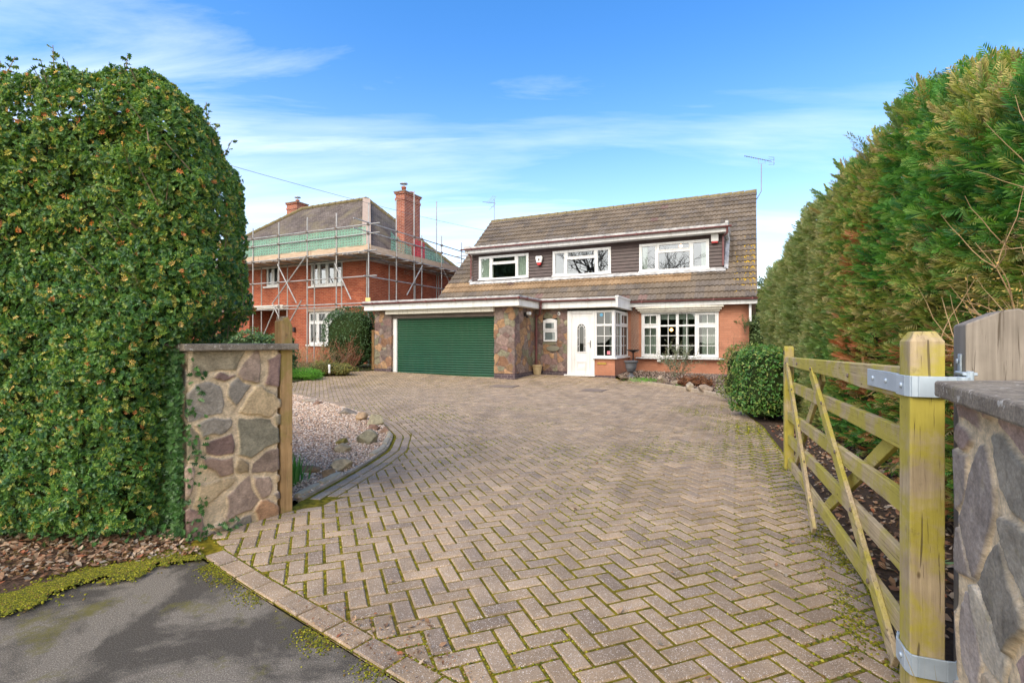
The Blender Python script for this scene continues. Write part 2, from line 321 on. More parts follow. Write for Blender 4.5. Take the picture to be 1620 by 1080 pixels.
W_ = dict(
 paver=m_paver(), joint=m_joint(), asphalt=m_asphalt(),
 brick_red=m_brick('red_brick', (.32, .066, .034), (.45, .12, .058), (.42, .27, .18), .012),
 brick_orange=m_brick('orange_brick', (.43, .185, .11), (.50, .225, .135), (.40, .215, .14), .008, blot=.16),
 brick_blue=m_brick('blue_brick', (.06, .045, .055), (.11, .075, .08), (.26, .22, .2)),
 brick_chim=m_brick('chimney_brick', (.26, .06, .035), (.40, .12, .06), (.48, .40, .33), .014),
 stone=m_stone('rubble_stone'), 
 upvc=simple('white_upvc', (.80, .80, .79), (.74, .74, .72), 3, .32, spec=.5, grime=.35),
 cream=simple('cream_painted_board', (.76, .72, .63), (.70, .66, .56), 4, .5, grime=.5),
 gutter=simple('brown_plastic', (.155, .05, .05), (.20, .075, .07), 5, .35),
 cladding=simple('brown_cladding', (.045, .027, .024), (.072, .044, .040), 6, .5, .3, 60),
 lead=simple('lead_flashing', (.30, .30, .30), (.58, .57, .55), 5, .5, .4, 18, .01),
 green_door=simple('green_roller_slats', (.009, .068, .030), (.012, .08, .036), 2, .30, spec=.6, grime=.10),
 rooftile=m_rooftile(), plaintile=m_plaintile(),
 ridge=simple('ridge_tile', (.16, .13, .07), (.25, .2, .09), 9, .9, .6, 40), membrane=simple('pale_roof_batten', (.46, .35, .27), (.38, .29, .22), 9, .8),
 coping=m_coping(),
 wood_brown=m_wood('brown_post_timber', (.27, .15, .065), (.42, .26, .12), 0, grain=(28, 28, 1.2)),
 wood_brown_moss=m_wood('brown_post_timber_weathered', (.36, .21, .09), (.52, .34, .16), .15, (.25, .20, .05), grain=(28, 28, 1.2)),
 wood_gate=m_wood('gate_timber', (.34, .26, .15), (.56, .44, .27), .5, (.33, .28, .045), grain=(1.2, 55, 55)),
 wood_gate_v=m_wood('gate_post_timber', (.34, .26, .16), (.52, .41, .25), .6, (.32, .27, .04), grain=(30, 30, 1.5)),
 wood_grey=m_wood('grey_oak', (.20, .17, .135), (.34, .295, .24), .0, (.28, .24, .08), grain=(24, 24, 1.0)),
 galv=simple('galvanised_steel', (.42, .50, .56), (.52, .60, .66), 12, .48, .15, 60, .002, metal=.35),
 scaff=simple('galvanised_tube', (.34, .33, .31), (.46, .45, .43), 6, .5, metal=.3),
 boards=simple('scaffold_boards', (.46, .33, .22), (.60, .46, .33), 3, .85, .4, 30, stretch=(1, 1, 6)),
 glass=m_glass('window_glass', .07, (.55, .6, .58)), glass_up=m_glass('upper_window_glass', .25, (.70, .76, .74)), glass_dark=m_glass('small_pane_glass', .06, (.45, .5, .5)),
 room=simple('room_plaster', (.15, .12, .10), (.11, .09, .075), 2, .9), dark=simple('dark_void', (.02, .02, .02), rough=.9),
 curtain=simple('pale_green_curtain', (.66, .72, .62), (.74, .78, .70), 5, .9), blind=simple('slatted_blind', (.42, .46, .42), (.5, .54, .5), 5, .8),
 netg=m_netting('green_netting', (.22, .46, .34), .42), netr=m_netting('red_netting', (.60, .05, .08), .5), sheet=simple('blue_plastic_sheet', (.25, .30, .48), (.38, .43, .58), 4, .4),
 brass=simple('brass', (.70, .48, .12), rough=.35, metal=.8), red=simple('red_plastic', (.55, .03, .03), rough=.35),
 black=simple('black_plastic', (.02, .02, .022), rough=.4), terracotta=simple('terracotta', (.50, .17, .09), (.42, .13, .07), 8, .8),
 pot=simple('beige_stoneware_pot', (.44, .33, .17), (.54, .42, .24), 9, .7, .3, 30), urn=simple('grey_plastic_urn', (.085, .09, .10), (.13, .135, .145), 6, .5),
 slate=simple('green_slate_plaque', (.16, .155, .11), (.24, .22, .16), 16, .7), alu=simple('aluminium_rod', (.33, .32, .30), rough=.4, metal=.6),
 iron=simple('iron_cover', (.12, .09, .075), (.18, .14, .11), 12, .8, .6, 60),
 leaf=m_leaf('glossy_leaf', .38, .42, .2), core=m_leaf('dark_core_fill', .95, .05, .0), needle=m_leaf('conifer_frond', .6, .3, .28), dry=m_leaf('dry_leaf', .8, .2, .15), softleaf=m_leaf('soft_leaf', .5, .4, .25),
 twig=simple('twig_bark', (.20, .13, .08), (.28, .19, .12), 20, .85), twig_pale=simple('straw_twig', (.40, .28, .15), (.5, .36, .2), 20, .85), twig_red=simple('red_twig', (.30, .12, .08), (.38, .2, .12), 20, .85), twig_gold=simple('golden_twig', (.42, .27, .14), (.55, .38, .2), 20, .8),
 bark=simple('bark', (.10, .08, .06), (.16, .13, .1), 14, .95, .8, 30, .02),
 soil=m_soil('dark_soil', (.055, .036, .026), (.13, .09, .062)), litter=m_soil('leafy_soil', (.07, .045, .03), (.19, .12, .08), 32),
 verge=m_soil('rough_grass_and_soil', (.05, .06, .02), (.12, .11, .05), 8), gravelbase=m_soil('gravel_bedding', (.26, .18, .12), (.50, .36, .25), 70),
 pebble=simple('pebble', (.9, .9, .9), (1, 1, 1), 30, .8, attr=True), rock=m_stone('garden_rock'),
 moss=m_leaf('moss', .9, .1, .2), trellis=simple('trellis_lath', (.42, .36, .30), (.5, .44, .37), 8, .8), kerbstone=simple('concrete_kerb', (.33, .26, .18), (.45, .36, .26), 9, .9, .7, 50, .006),
 logedge=simple('log_edging', (.36, .29, .18), (.50, .41, .27), 12, .9, .8, 40, .01), cable=simple('grey_cable', (.16, .16, .17), rough=.6), dooredge=simple('red_brown_door', (.25, .05, .03), rough=.5),
 pink=simple('pink_sticker', (.8, .25, .3), rough=.6), blue=simple('blue_sticker', (.15, .45, .7), rough=.6), lampglow=m_emit('warm_lamp_glow', (1.0, .45, .12), 9), yellowtag=simple('yellow_plastic', (.85, .62, .22), (.8,.55,.2), rough=.5),
)

# ------------------------------------------------------------------ stonework: real relief, one colour per stone
PAL_PIER = [(.33,.25,.20),(.28,.19,.165),(.29,.27,.20),(.40,.30,.19),(.48,.29,.17),(.27,.245,.21),(.35,.30,.21),(.24,.20,.175),(.44,.34,.21),(.37,.26,.20)]
PAL_HOUSE = [(.20,.13,.115),(.22,.155,.13),(.27,.15,.09),(.20,.19,.125),(.23,.21,.14),(.29,.18,.10),(.17,.125,.115),(.24,.18,.15),(.33,.20,.11),(.21,.165,.14)]
def stone_wall(name, runs, z0, z1, cell, mortar, joint, relief, pal, seed, parent=None, res=.012, mcol=(.40,.31,.20), warp=.35):
    """runs: list of xy points (the face's foot line, outward on the right of travel); one continuous displaced sheet"""
    rng = np.random.default_rng(seed)
    P = [np.array(p, float) for p in runs]; seg = [np.linalg.norm(P[i+1]-P[i]) for i in range(len(P)-1)]; Lt = sum(seg)
    S0 = np.concatenate([np.linspace(sum(seg[:i]), sum(seg[:i+1]), max(2, int(seg[i]/res)+1))[(1 if i else 0):] for i in range(len(seg))])
    Zs = np.linspace(z0, z1, max(2, int((z1-z0)/res)+1)); A, B = np.meshgrid(S0, Zs, indexing='ij'); a, b = A.ravel(), B.ravel()
    nx, nz = int(Lt/cell/1.15)+2, int((z1-z0)/cell/.85)+2
    gx, gy = np.meshgrid(np.arange(-1, nx+1), np.arange(-1, nz+1), indexing='ij')
    sx = (gx+.5*(gy % 2)+rng.uniform(-warp, warp, gx.shape))*cell*1.15; sy = (gy+rng.uniform(-warp, warp, gx.shape))*cell*.85+z0
    sx, sy = sx.ravel(), sy.ravel(); keep = rng.random(len(sx)) > .12; sx, sy = sx[keep], sy[keep]; K = len(sx)
    wt_ = rng.uniform(-.32, .32, K)*cell; cols = np.array(pal)[rng.integers(0, len(pal), K)]*rng.uniform(.75, 1.3, (K, 1)); hh = rng.uniform(.55, 1.25, K); tx, ty = rng.uniform(-.5, .5, K), rng.uniform(-.5, .5, K)
    wa = np.array([mnoise.noise((x*9, y*9, seed)) for x, y in zip(a, b)])*cell*.10; wb = np.array([mnoise.noise((x*9+7, y*9, seed+3)) for x, y in zip(a, b)])*cell*.10
    wf = np.array([mnoise.noise((x*45, y*45, seed+5)) for x, y in zip(a, b)])
    d1 = np.full(len(a), 9.); d2 = np.full(len(a), 9.); i1 = np.zeros(len(a), int); i2 = np.zeros(len(a), int)
    for k in range(K):
        d = np.hypot((a+wa-sx[k])*.9, b+wb-sy[k])-wt_[k]; n1 = d < d1; n2 = (~n1) & (d < d2)
        d2 = np.where(n1, d1, np.where(n2, d, d2)); i2 = np.where(n1, i1, np.where(n2, k, i2)); d1 = np.where(n1, d, d1); i1 = np.where(n1, k, i1)
    sep = np.hypot((sx[i1]-sx[i2])*.9, sy[i1]-sy[i2])+1e-6; e = (d2-d1)/2+wf*.002
    jt = joint*(1+.55*np.sin(a*13+b*9+seed)+.35*np.sin(a*31-b*23))
    t = np.clip((e-jt)/(joint*.25+.005), 0, 1); t = t*t*(3-2*t)
    h = t*relief*hh[i1]*(1+((a-sx[i1])*tx[i1]+(b-sy[i1])*ty[i1])/cell*2)+wf*.0012
    col = cols[i1]*t[:, None]+np.array(mcol)*(1-t[:, None])
    # positions and outward offset
    cum = np.concatenate([[0], np.cumsum(seg)]); idx = np.clip(np.searchsorted(cum, a, side='right')-1, 0, len(seg)-1)
    D = np.array([(P[i+1]-P[i])/seg[i] for i in range(len(seg))]); Nn = np.stack([D[:, 1], -D[:, 0]], 1)
    nrm = Nn[idx].copy()
    for i in range(1, len(seg)):
        m = np.abs(a-cum[i]) < res*.6; v = Nn[i-1]+Nn[i]; nrm[m] = v/ max(.5, np.dot(v, v)/2)
    pos = np.array(P)[idx]+D[idx]*(a-cum[idx])[:, None]+nrm*h[:, None]
    n1_, n2_ = len(S0), len(Zs); I = np.arange(n1_*n2_).reshape(n1_, n2_)
    F = np.stack([I[:-1, :-1].ravel(), I[1:, :-1].ravel(), I[1:, 1:].ravel(), I[:-1, 1:].ravel()], 1)
    V = np.column_stack([pos, b])
    return link_np(name, V, F, mortar, parent, col, smooth=True)

# ------------------------------------------------------------------ leaves, fronds, tufts: many small faces in one mesh
def inst_mesh(name, tv, tf, pos, rot, scl, col, mat, parent=None, tcol=None, smooth=False):
    """tv (k,3), tf (m,q); pos (n,3), rot (n,3,3), scl (n,), col (n,3); tcol (k,3) multiplies"""
    k = len(tv); n = len(pos)
    V = np.einsum('nij,kj->nki', rot, tv)*scl[:, None, None]+pos[:, None, :]
    F = (tf[None]+(np.arange(n)*k)[:, None, None]).reshape(-1, tf.shape[1])
    cc = np.repeat(col[:, None, :], k, 1)
    if tcol is not None: cc = cc*tcol[None] if tcol.ndim == 2 else cc*tcol
    return V.reshape(-1, 3), F, cc.reshape(-1, 3)
def basis(nrm, rng, spread=.6, droop=0, updir=None):
    """rotation matrices whose z is near nrm and x random in the plane"""
    n = nrm+rng.normal(0, spread, nrm.shape); n /= np.linalg.norm(n, axis=1, keepdims=True)
    r = rng.normal(0, 1, nrm.shape) if updir is None else updir+rng.normal(0, .45, nrm.shape)
    x = r-n*np.sum(r*n, 1, keepdims=True); x /= np.linalg.norm(x, axis=1, keepdims=True); y = np.cross(n, x)
    return np.stack([x, y, n], 2)
def leaf_tpl(kind):
    if kind == 'holly':
        pts = [(0,0),(.10,.08),(.18,.33),(.32,.12),(.45,.38),(.58,.14),(.74,.30),(.82,.08),(1.10,0)]
        o = [(x, y, .10*abs(y)*2+(.12 if i % 2 == 0 else -.03)-.10*(x-.5)**2*2) for i, (x, y) in enumerate(pts)]
        v = o+[(x, -y, z) for x, y, z in o[-2:0:-1]]; c = (.5, 0, -.03); v = np.array(v+[c]); n = len(v)-1
        f = np.array([(i, (i+1) % n, n) for i in range(n)])
        tc = np.ones((n+1, 3)); tc[2::2] = (4.0, 2.7, 1.8); tc[1::2] = (1.1, 1.05, 1.); tc[-1] = .75; tc[0] = 1
        return v-[.5, 0, 0], f, tc
    if kind == 'oval':
        v = np.array([(0,0,0),(.3,.2,.05),(.7,.17,.03),(1,0,-.04),(.7,-.17,.03),(.3,-.2,.05),(.45,0,-.03)]); v = v-[.5, 0, 0]
        return v, np.array([(0,6,1),(1,6,2),(2,6,3),(3,6,4),(4,6,5),(5,6,0)]), None
    if kind == 'narrow':
        v = np.array([(0,0,0),(.4,.07,.03),(1,0,0),(.4,-.07,.03)]); return v, np.array([(0,3,2),(0,2,1)]), None
    if kind == 'blade':
        v = np.array([(-.04,0,0),(.04,0,0),(-.03,.06,.5),(.03,.06,.5),(-.004,.2,1),(.004,.2,1)]); return v, np.array([(0,1,3,2),(2,3,5,4)]), None
    if kind == 'curl':
        v = np.array([(0,0,.10),(.35,.26,.16),(.75,.22,.02),(1,.02,.14),(.7,-.24,.12),(.3,-.22,0),(.5,0,.02)]); v = v-[.5, 0, 0]
        return v, np.array([(0,6,1),(1,6,2),(2,6,3),(3,6,4),(4,6,5),(5,6,0)]), None
    if kind == 'tuft':                    # little moss cushion
        v = [(0, 0, .55)]+[(.5*math.cos(a), .5*math.sin(a), .30) for a in np.arange(5)*1.2566]+[(.8*math.cos(a+.4), .8*math.sin(a+.4), -.1) for a in np.arange(5)*1.2566]
        f = [(0, 1+i, 1+(i+1) % 5) for i in range(5)]
        for i in range(5): f += [(1+i, 6+i, 1+(i+1) % 5), (1+(i+1) % 5, 6+i, 6+(i+1) % 5)]
        return np.array(v), np.array(f), None
    if kind == 'pebble':
        bm = bmesh.new(); bmesh.ops.create_icosphere(bm, subdivisions=1, radius=.5); rg = random.Random(4)
        for v in bm.verts: v.co *= rg.uniform(.75, 1.15)
        vv = np.array([tuple(v.co) for v in bm.verts])*[1, .8, .55]; ff = np.array([[v.index for v in f.verts] for f in bm.faces]); bm.free()
        return vv, ff, None
def frond_tpl(seed, fine=True):
    rg = random.Random(seed); V = []; F = []; T = []
    def strip(p, d, L, w, z0, z1, t0, t1):
        q = (p[0]+d[0]*L, p[1]+d[1]*L); nx, ny = -d[1]*w, d[0]*w; m = (p[0]+d[0]*L*.45, p[1]+d[1]*L*.45); b = len(V)
        V.extend([(p[0], p[1], z0), (m[0]+nx, m[1]+ny, (z0+z1)/2+w), (q[0], q[1], z1), (m[0]-nx, m[1]-ny, (z0+z1)/2-w)]); F.append((b, b+1, b+2, b+3)); T.extend([t0, (t0+t1)/2, t1, (t0+t1)/2])
    n = 8
    strip((0, 0), (1, 0), 1.0, .020 if fine else .018, 0, -.10, 0, 1)
    for i in range(n):
        t = .10+.84*i/n
        for sgn in (-1, 1):
            L = (.42*(1-t)**.8+.10)*rg.uniform(.7, 1.25); an = R(rg.uniform(34, 46)); d = (math.cos(an), sgn*math.sin(an)); z = -.10*t*t
            z1 = z-L*rg.uniform(.0, .3); strip((t, 0), d, L, (.028 if fine else .021), z, z1, t*.5, 1)
            if fine:
                for k in range(3):
                    s_ = .25+.25*k; p = (t+d[0]*L*s_, d[1]*L*s_)
                    for sg2 in (-1, 1):
                        a2 = sgn*an+sg2*R(38); strip(p, (math.cos(a2), math.sin(a2)), L*.34*(1.2-s_), .021, z+(z1-z)*s_, z+(z1-z)*s_-.015, t*.5+.15, 1)
    return np.array(V), np.array(F), np.array(T)

# ------------------------------------------------------------------ ground
def to_world(u, v): return (2.31+.9033*u-.4289*v, 16.8-.4289*u-.9033*v)      # house front line -> world
def terrain():
    xs = np.concatenate([[-400, -150, -60, -30], np.arange(-20, 20.1, 1.), [30, 60, 150, 400]]); ys = np.concatenate([[-300, -60, -20], np.arange(-8, 36.1, .5), [50, 90, 160, 400, 900]])
    X, Y = np.meshgrid(xs, ys, indexing='ij'); Z = np.array([gz(y)-.06 for y in Y.ravel()])
    I = np.arange(X.size).reshape(X.shape); F = np.stack([I[:-1, :-1].ravel(), I[1:, :-1].ravel(), I[1:, 1:].ravel(), I[:-1, 1:].ravel()], 1)
    tag(link_np('ground', np.column_stack([X.ravel(), Y.ravel(), Z]), F, W_['verge']), kind='structure')
terrain()
def sheet(name, poly, mat, dz, kind='structure', res=.5, nz=0, parent=None):
    """a polygon laid on the ground, cut on a grid so that it follows the slope"""
    bm = bmesh.new(); vs = [bm.verts.new((x, y, 0)) for x, y in poly]; bm.faces.new(vs)
    x0, x1 = min(p[0] for p in poly), max(p[0] for p in poly); y0, y1 = min(p[1] for p in poly), max(p[1] for p in poly)
    for i in range(int((y1-y0)/res)+1): bmesh.ops.bisect_plane(bm, geom=bm.verts[:]+bm.edges[:]+bm.faces[:], plane_co=(0, y0+i*res, 0), plane_no=(0, 1, 0))
    for i in range(int((x1-x0)/res)+1): bmesh.ops.bisect_plane(bm, geom=bm.verts[:]+bm.edges[:]+bm.faces[:], plane_co=(x0+i*res, 0, 0), plane_no=(1, 0, 0))
    bmesh.ops.triangulate(bm, faces=[f for f in bm.faces if len(f.verts) > 4])
    for v in bm.verts:
        v.co.z = gz(v.co.y)+dz+(mnoise.noise((v.co.x*2.1, v.co.y*2.1, 3))*nz if nz and not v.is_boundary else 0)
    bmesh.ops.recalc_face_normals(bm, faces=bm.faces)
    if sum(f.normal.z for f in bm.faces) < 0: bmesh.ops.reverse_faces(bm, faces=bm.faces)
    me = bpy.data.meshes.new(name); bm.to_mesh(me); bm.free(); me.materials.append(mat)
    for p in me.polygons: p.use_smooth = bool(nz)
    o = bpy.data.objects.new(name, me); C.objects.link(o); o.parent = parent
    return tag(o, kind=kind)
KERB = [(-2.06, 3.24), (-1.87, 3.06), (-1.40, 2.68), (-.85, 2.26), (-.40, 1.92), (.30, 1.40), (1.30, .66)]
BED = [(-5.9, 12.9), (-4.88, 11.82), (-3.85, 10.61), (-2.66, 9.04), (-2.02, 7.88), (-1.63, 6.93), (-1.50, 6.05), (-1.56, 5.3), (-1.66, 4.62), (-1.73, 4.16)]
RB = [(4.73, 10.6), (4.81, 11.62), (4.66, 12.84), (4.24, 14.14), (3.66, 15.25), (3.44, 16.1)]
DRIVE = (KERB+[(1.50, 1.80), (1.72, 2.34), (1.98, 2.89), (2.46, 4.0), (2.92, 5.25), (3.82, 7.7)]+RB+
         [to_world(1.12, -.05), to_world(-1.67, -.05), to_world(-1.67, 1.64), to_world(-7.3, 1.64), (-5.75, 18.2), (-6.0, 17.2), (-6.6, 15.3), (-8.2, 14.2), (-8.2, 12.9)]+BED+[(-1.73, 3.84), (-2.10, 3.30)])
sheet('driveway_base', DRIVE, W_['joint'], -.006)
def inside(p, poly):
    x, y = p; c = False; n = len(poly)
    for i in range(n):
        x1, y1 = poly[i]; x2, y2 = poly[(i+1) % n]
        if (y1 > y) != (y2 > y) and x < (x2-x1)*(y-y1)/(y2-y1)+x1: c = not c
    return c
def segdist(p, a, b):
    ax, ay = a; dx, dy = b[0]-ax, b[1]-ay; t = max(0, min(1, ((p[0]-ax)*dx+(p[1]-ay)*dy)/(dx*dx+dy*dy+1e-9))); return math.hypot(p[0]-ax-dx*t, p[1]-ay-dy*t)
def polydist(p, line): return min(segdist(p, line[i], line[i+1]) for i in range(len(line)-1))
JOINTS = []
def pave():
    rg = random.Random(11); V = []; Fq = []; Col = []
    pal = [(.415,.297,.185), (.395,.284,.178), (.370,.268,.170), (.43,.305,.188), (.355,.258,.168), (.380,.277,.180), (.40,.292,.188), (.325,.24,.165)]
    def brick(poly, top=0.0, edge=.006):
        n = len(poly)
        if n != 4:                       # keep quads: fan cut bricks into a quad by merging
            cx = sum(p[0] for p in poly)/n; cy = sum(p[1] for p in poly)/n
        cx = sum(p[0] for p in poly)/n; cy = sum(p[1] for p in poly)/n
        col = rg.choice(pal); f = rg.uniform(.85, 1.12); col = tuple(c*f for c in col)
        zz = gz(cy)+top+rg.uniform(-.0018, .0018)+.004*mnoise.noise((cx*1.3, cy*1.3, 2)); tx, ty = rg.uniform(-.016, .016), rg.uniform(-.016, .016)
        b = len(V); gap = .0072
        def ins(d):
            out = []
            for i in range(n):                                   # inset each edge
                p0, p1, p2 = poly[i-1], poly[i], poly[(i+1) % n]
                e1 = Vector((p1[0]-p0[0], p1[1]-p0[1])); e2 = Vector((p2[0]-p1[0], p2[1]-p1[1]))
                if e1.length < 1e-4 or e2.length < 1e-4: out.append(p1); continue
                e1.normalize(); e2.normalize(); n1 = Vector((-e1.y, e1.x)); n2 = Vector((-e2.y, e2.x)); m = n1+n2
                k = d/max(.35, m.length_squared/2); out.append((p1[0]+m.x*k, p1[1]+m.y*k))
            return out
        for ring, dz in ((ins(gap), -.02), (ins(gap), -.006), (ins(gap+edge), 0)):
            for x, y in ring: V.append((x, y, zz+dz+(x-cx)*tx+(y-cy)*ty)); Col.append(col)
        for r in (0, 1):
            for i in range(n): Fq.append((b+r*n+i, b+r*n+(i+1) % n, b+(r+1)*n+(i+1) % n, b+(r+1)*n+i))
        t = b+2*n
        Fq.append((t, t+1, t+2, t+3) if n == 4 else None) if n == 4 else None
        if n != 4:
            for i in range(1, n-1): Fq.append((t, t+i, t+i+1, t+i+1))
        for i in range(n):
            p, q = poly[i], poly[(i+1) % n]
            if p[1] < 11: JOINTS.append((p, q))
    def offs(line, d, skip=0):
        out = []
        for i, p in enumerate(line):
            a = Vector(line[max(0, i-1)]); b = Vector(line[min(len(line)-1, i+1)]); t = (b-a).normalized(); out.append((p[0]-t.y*d, p[1]+t.x*d))
        return out
    def resamp(line, step):
        pts = [Vector(p) for p in line]; out = [pts[0].copy()]; need = step
        for a, b in zip(pts, pts[1:]):
            L = (b-a).length; pos = 0
            while L-pos >= need: pos += need; out.append(a+(b-a)*(pos/L)); need = step
            need -= L-pos
        return out
    # border courses: (line, first offset, second offset, block length); the drive is on the left of travel
    courses = [(KERB[1:], .0, .125, .215, .004), (BED[::1], .045, .145, .205, 0), (BED[::1], .145, .245, .205, 0), (list(RB), .0, .1, .2, 0)]
    innerline = []
    for line, d0, d1, step, top in courses:
        l0, l1 = resamp(offs(line, d0), step), None
        cen = resamp(offs(line, (d0+d1)/2), step)
        for a, b in zip(cen, cen[1:]):
            t = (b-a).normalized(); nn = Vector((-t.y, t.x))*(d1-d0)/2
            brick([tuple(a-nn), tuple(b-nn), tuple(b+nn), tuple(a+nn)], top)
    inner = DRIVE[:]
    k = offs(KERB, .125); bb = offs(BED, .245); rr = offs(RB, .1)
    i0 = len(KERB); i1 = i0+6; i2 = i1+len(RB); i3 = inner.index(BED[0])
    inner = k+DRIVE[i0:i1]+rr+DRIVE[i2:i3]+bb+DRIVE[i3+len(BED):]
    e1 = Vector((math.sin(R(69)), math.cos(R(69)))); e2 = Vector((-e1.y, e1.x)); o = Vector((-.30, 2.0))
    edges = [(inner[i], inner[(i+1) % len(inner)]) for i in range(len(inner))]
    def clip(poly, a, b):
        a, b = Vector(a), Vector(b); d = b-a; out = []
        side = lambda p: d.x*(p[1]-a.y)-d.y*(p[0]-a.x)
        for i in range(len(poly)):
            p, q = poly[i], poly[(i+1) % len(poly)]; sp_, sq = side(p), side(q)
            if sp_ >= 0: out.append(p)
            if (sp_ >= 0) != (sq >= 0): t = sp_/(sp_-sq); out.append((p[0]+(q[0]-p[0])*t, p[1]+(q[1]-p[1])*t))
        return out
    for i in range(-140, 140):
        for j in range(-60, 200):
            m = (i-j) % 4
            if m == 0: r = [(i, j), (i+2, j), (i+2, j+1), (i, j+1)]
            elif m == 3: r = [(i, j), (i+1, j), (i+1, j+2), (i, j+2)]
            else: continue
            c = o+e1*((r[0][0]+r[2][0])*.05)+e2*((r[0][1]+r[2][1])*.05)
            if c.y < .3 or c.y > 19 or abs(c.x) > 9 or c.x > 5.2: continue
            q = [tuple(o+e1*(x*.1)+e2*(y*.1)) for x, y in r]
            near = [e for e in edges if segdist(c, *e) < .12]
            if not near:
                if inside(c, inner): brick(q)
                continue
            if not any(inside(p, inner) for p in q+[tuple(c)]): continue
            for e in near: q = clip(q, *e) if len(q) > 2 else q
            if len(q) > 2:
                ar = abs(sum(q[k][0]*q[(k+1) % len(q)][1]-q[(k+1) % len(q)][0]*q[k][1] for k in range(len(q))))/2
                if ar > .0016:
                    cl = [q[0]]
                    for p in q[1:]:
                        if math.dist(p, cl[-1]) > .012: cl.append(p)
                    if len(cl) > 2 and math.dist(cl[0], cl[-1]) < .012: cl.pop()
                    if len(cl) > 2: brick(cl)
    me = bpy.data.meshes.new('driveway'); Fc = [f if f[2] != f[3] else f[:3] for f in Fq if f]
    me.from_pydata(V, [], Fc); at = me.color_attributes.new('Col', 'FLOAT_COLOR', 'POINT'); c = np.ones((len(V), 4), np.float32); c[:, :3] = Col; at.data.foreach_set('color', c.ravel())
    me.materials.append(W_['paver']); ob = bpy.data.objects.new('driveway', me); C.objects.link(ob); tag(ob, kind='structure')
pave()
# asphalt footway, verge, beds
MOSSL = [(-2.02, 3.10), (-2.20, 2.89), (-2.37, 2.67), (-2.48, 2.45), (-2.75, 2.1), (-3.3, 1.5)]
sheet('pavement', [(-1.87, 3.05)]+MOSSL[1:]+[(-9, -1), (-9, -6), (9, -6), (9, -1), (1.6, .43), (1.30, .655)]+KERB[5:1:-1], W_['asphalt'], -.016)
sheet('verge_soil', [(-2.06, 3.24)]+[(-2.3, 3.7), (-2.1, 4.6), (-2.6, 6.5), (-9, 8), (-9, -1)]+MOSSL[::-1][:-1]+[(-1.95, 3.08)], W_['litter'], -.004, nz=.02, res=.12)
sheet('gravel_bed', [(x, y) for x, y in BED]+[(-1.80, 4.10), (-2.3, 3.9), (-2.6, 6.0), (-4.0, 8.0), (-7.5, 10.5), (-7.5, 12.9)], W_['gravelbase'], .004, nz=.02, res=.15)
sheet('flower_bed', [to_world(1.14, .02)]+RB[::-1][1:]+[(4.9, 9.8), (7.5, 9.0), to_world(5.6, -2.3), to_world(1.14, -2.3)], W_['soil'], .07, nz=.03, res=.25)
sheet('hedge_soil', [(1.50, 1.80), (1.72, 2.34), (1.98, 2.89), (2.46, 4.0), (2.92, 5.25), (3.82, 7.7), (4.73, 10.6), (4.9, 9.8), (9, 11), (9, 1.5), (2.2, 1.5)][::-1], W_['soil'], .0, nz=.03, res=.2)
sheet('neighbour_bed', [(-8.2, 14.2), (-6.6, 15.3), (-6.0, 17.2), (-5.75, 18.2), to_world(-7.4, 1.6), to_world(-8.5, -1.3), to_world(-22, -1.3), to_world(-22, 4)], W_['verge'], .02, nz=.04, res=.4)

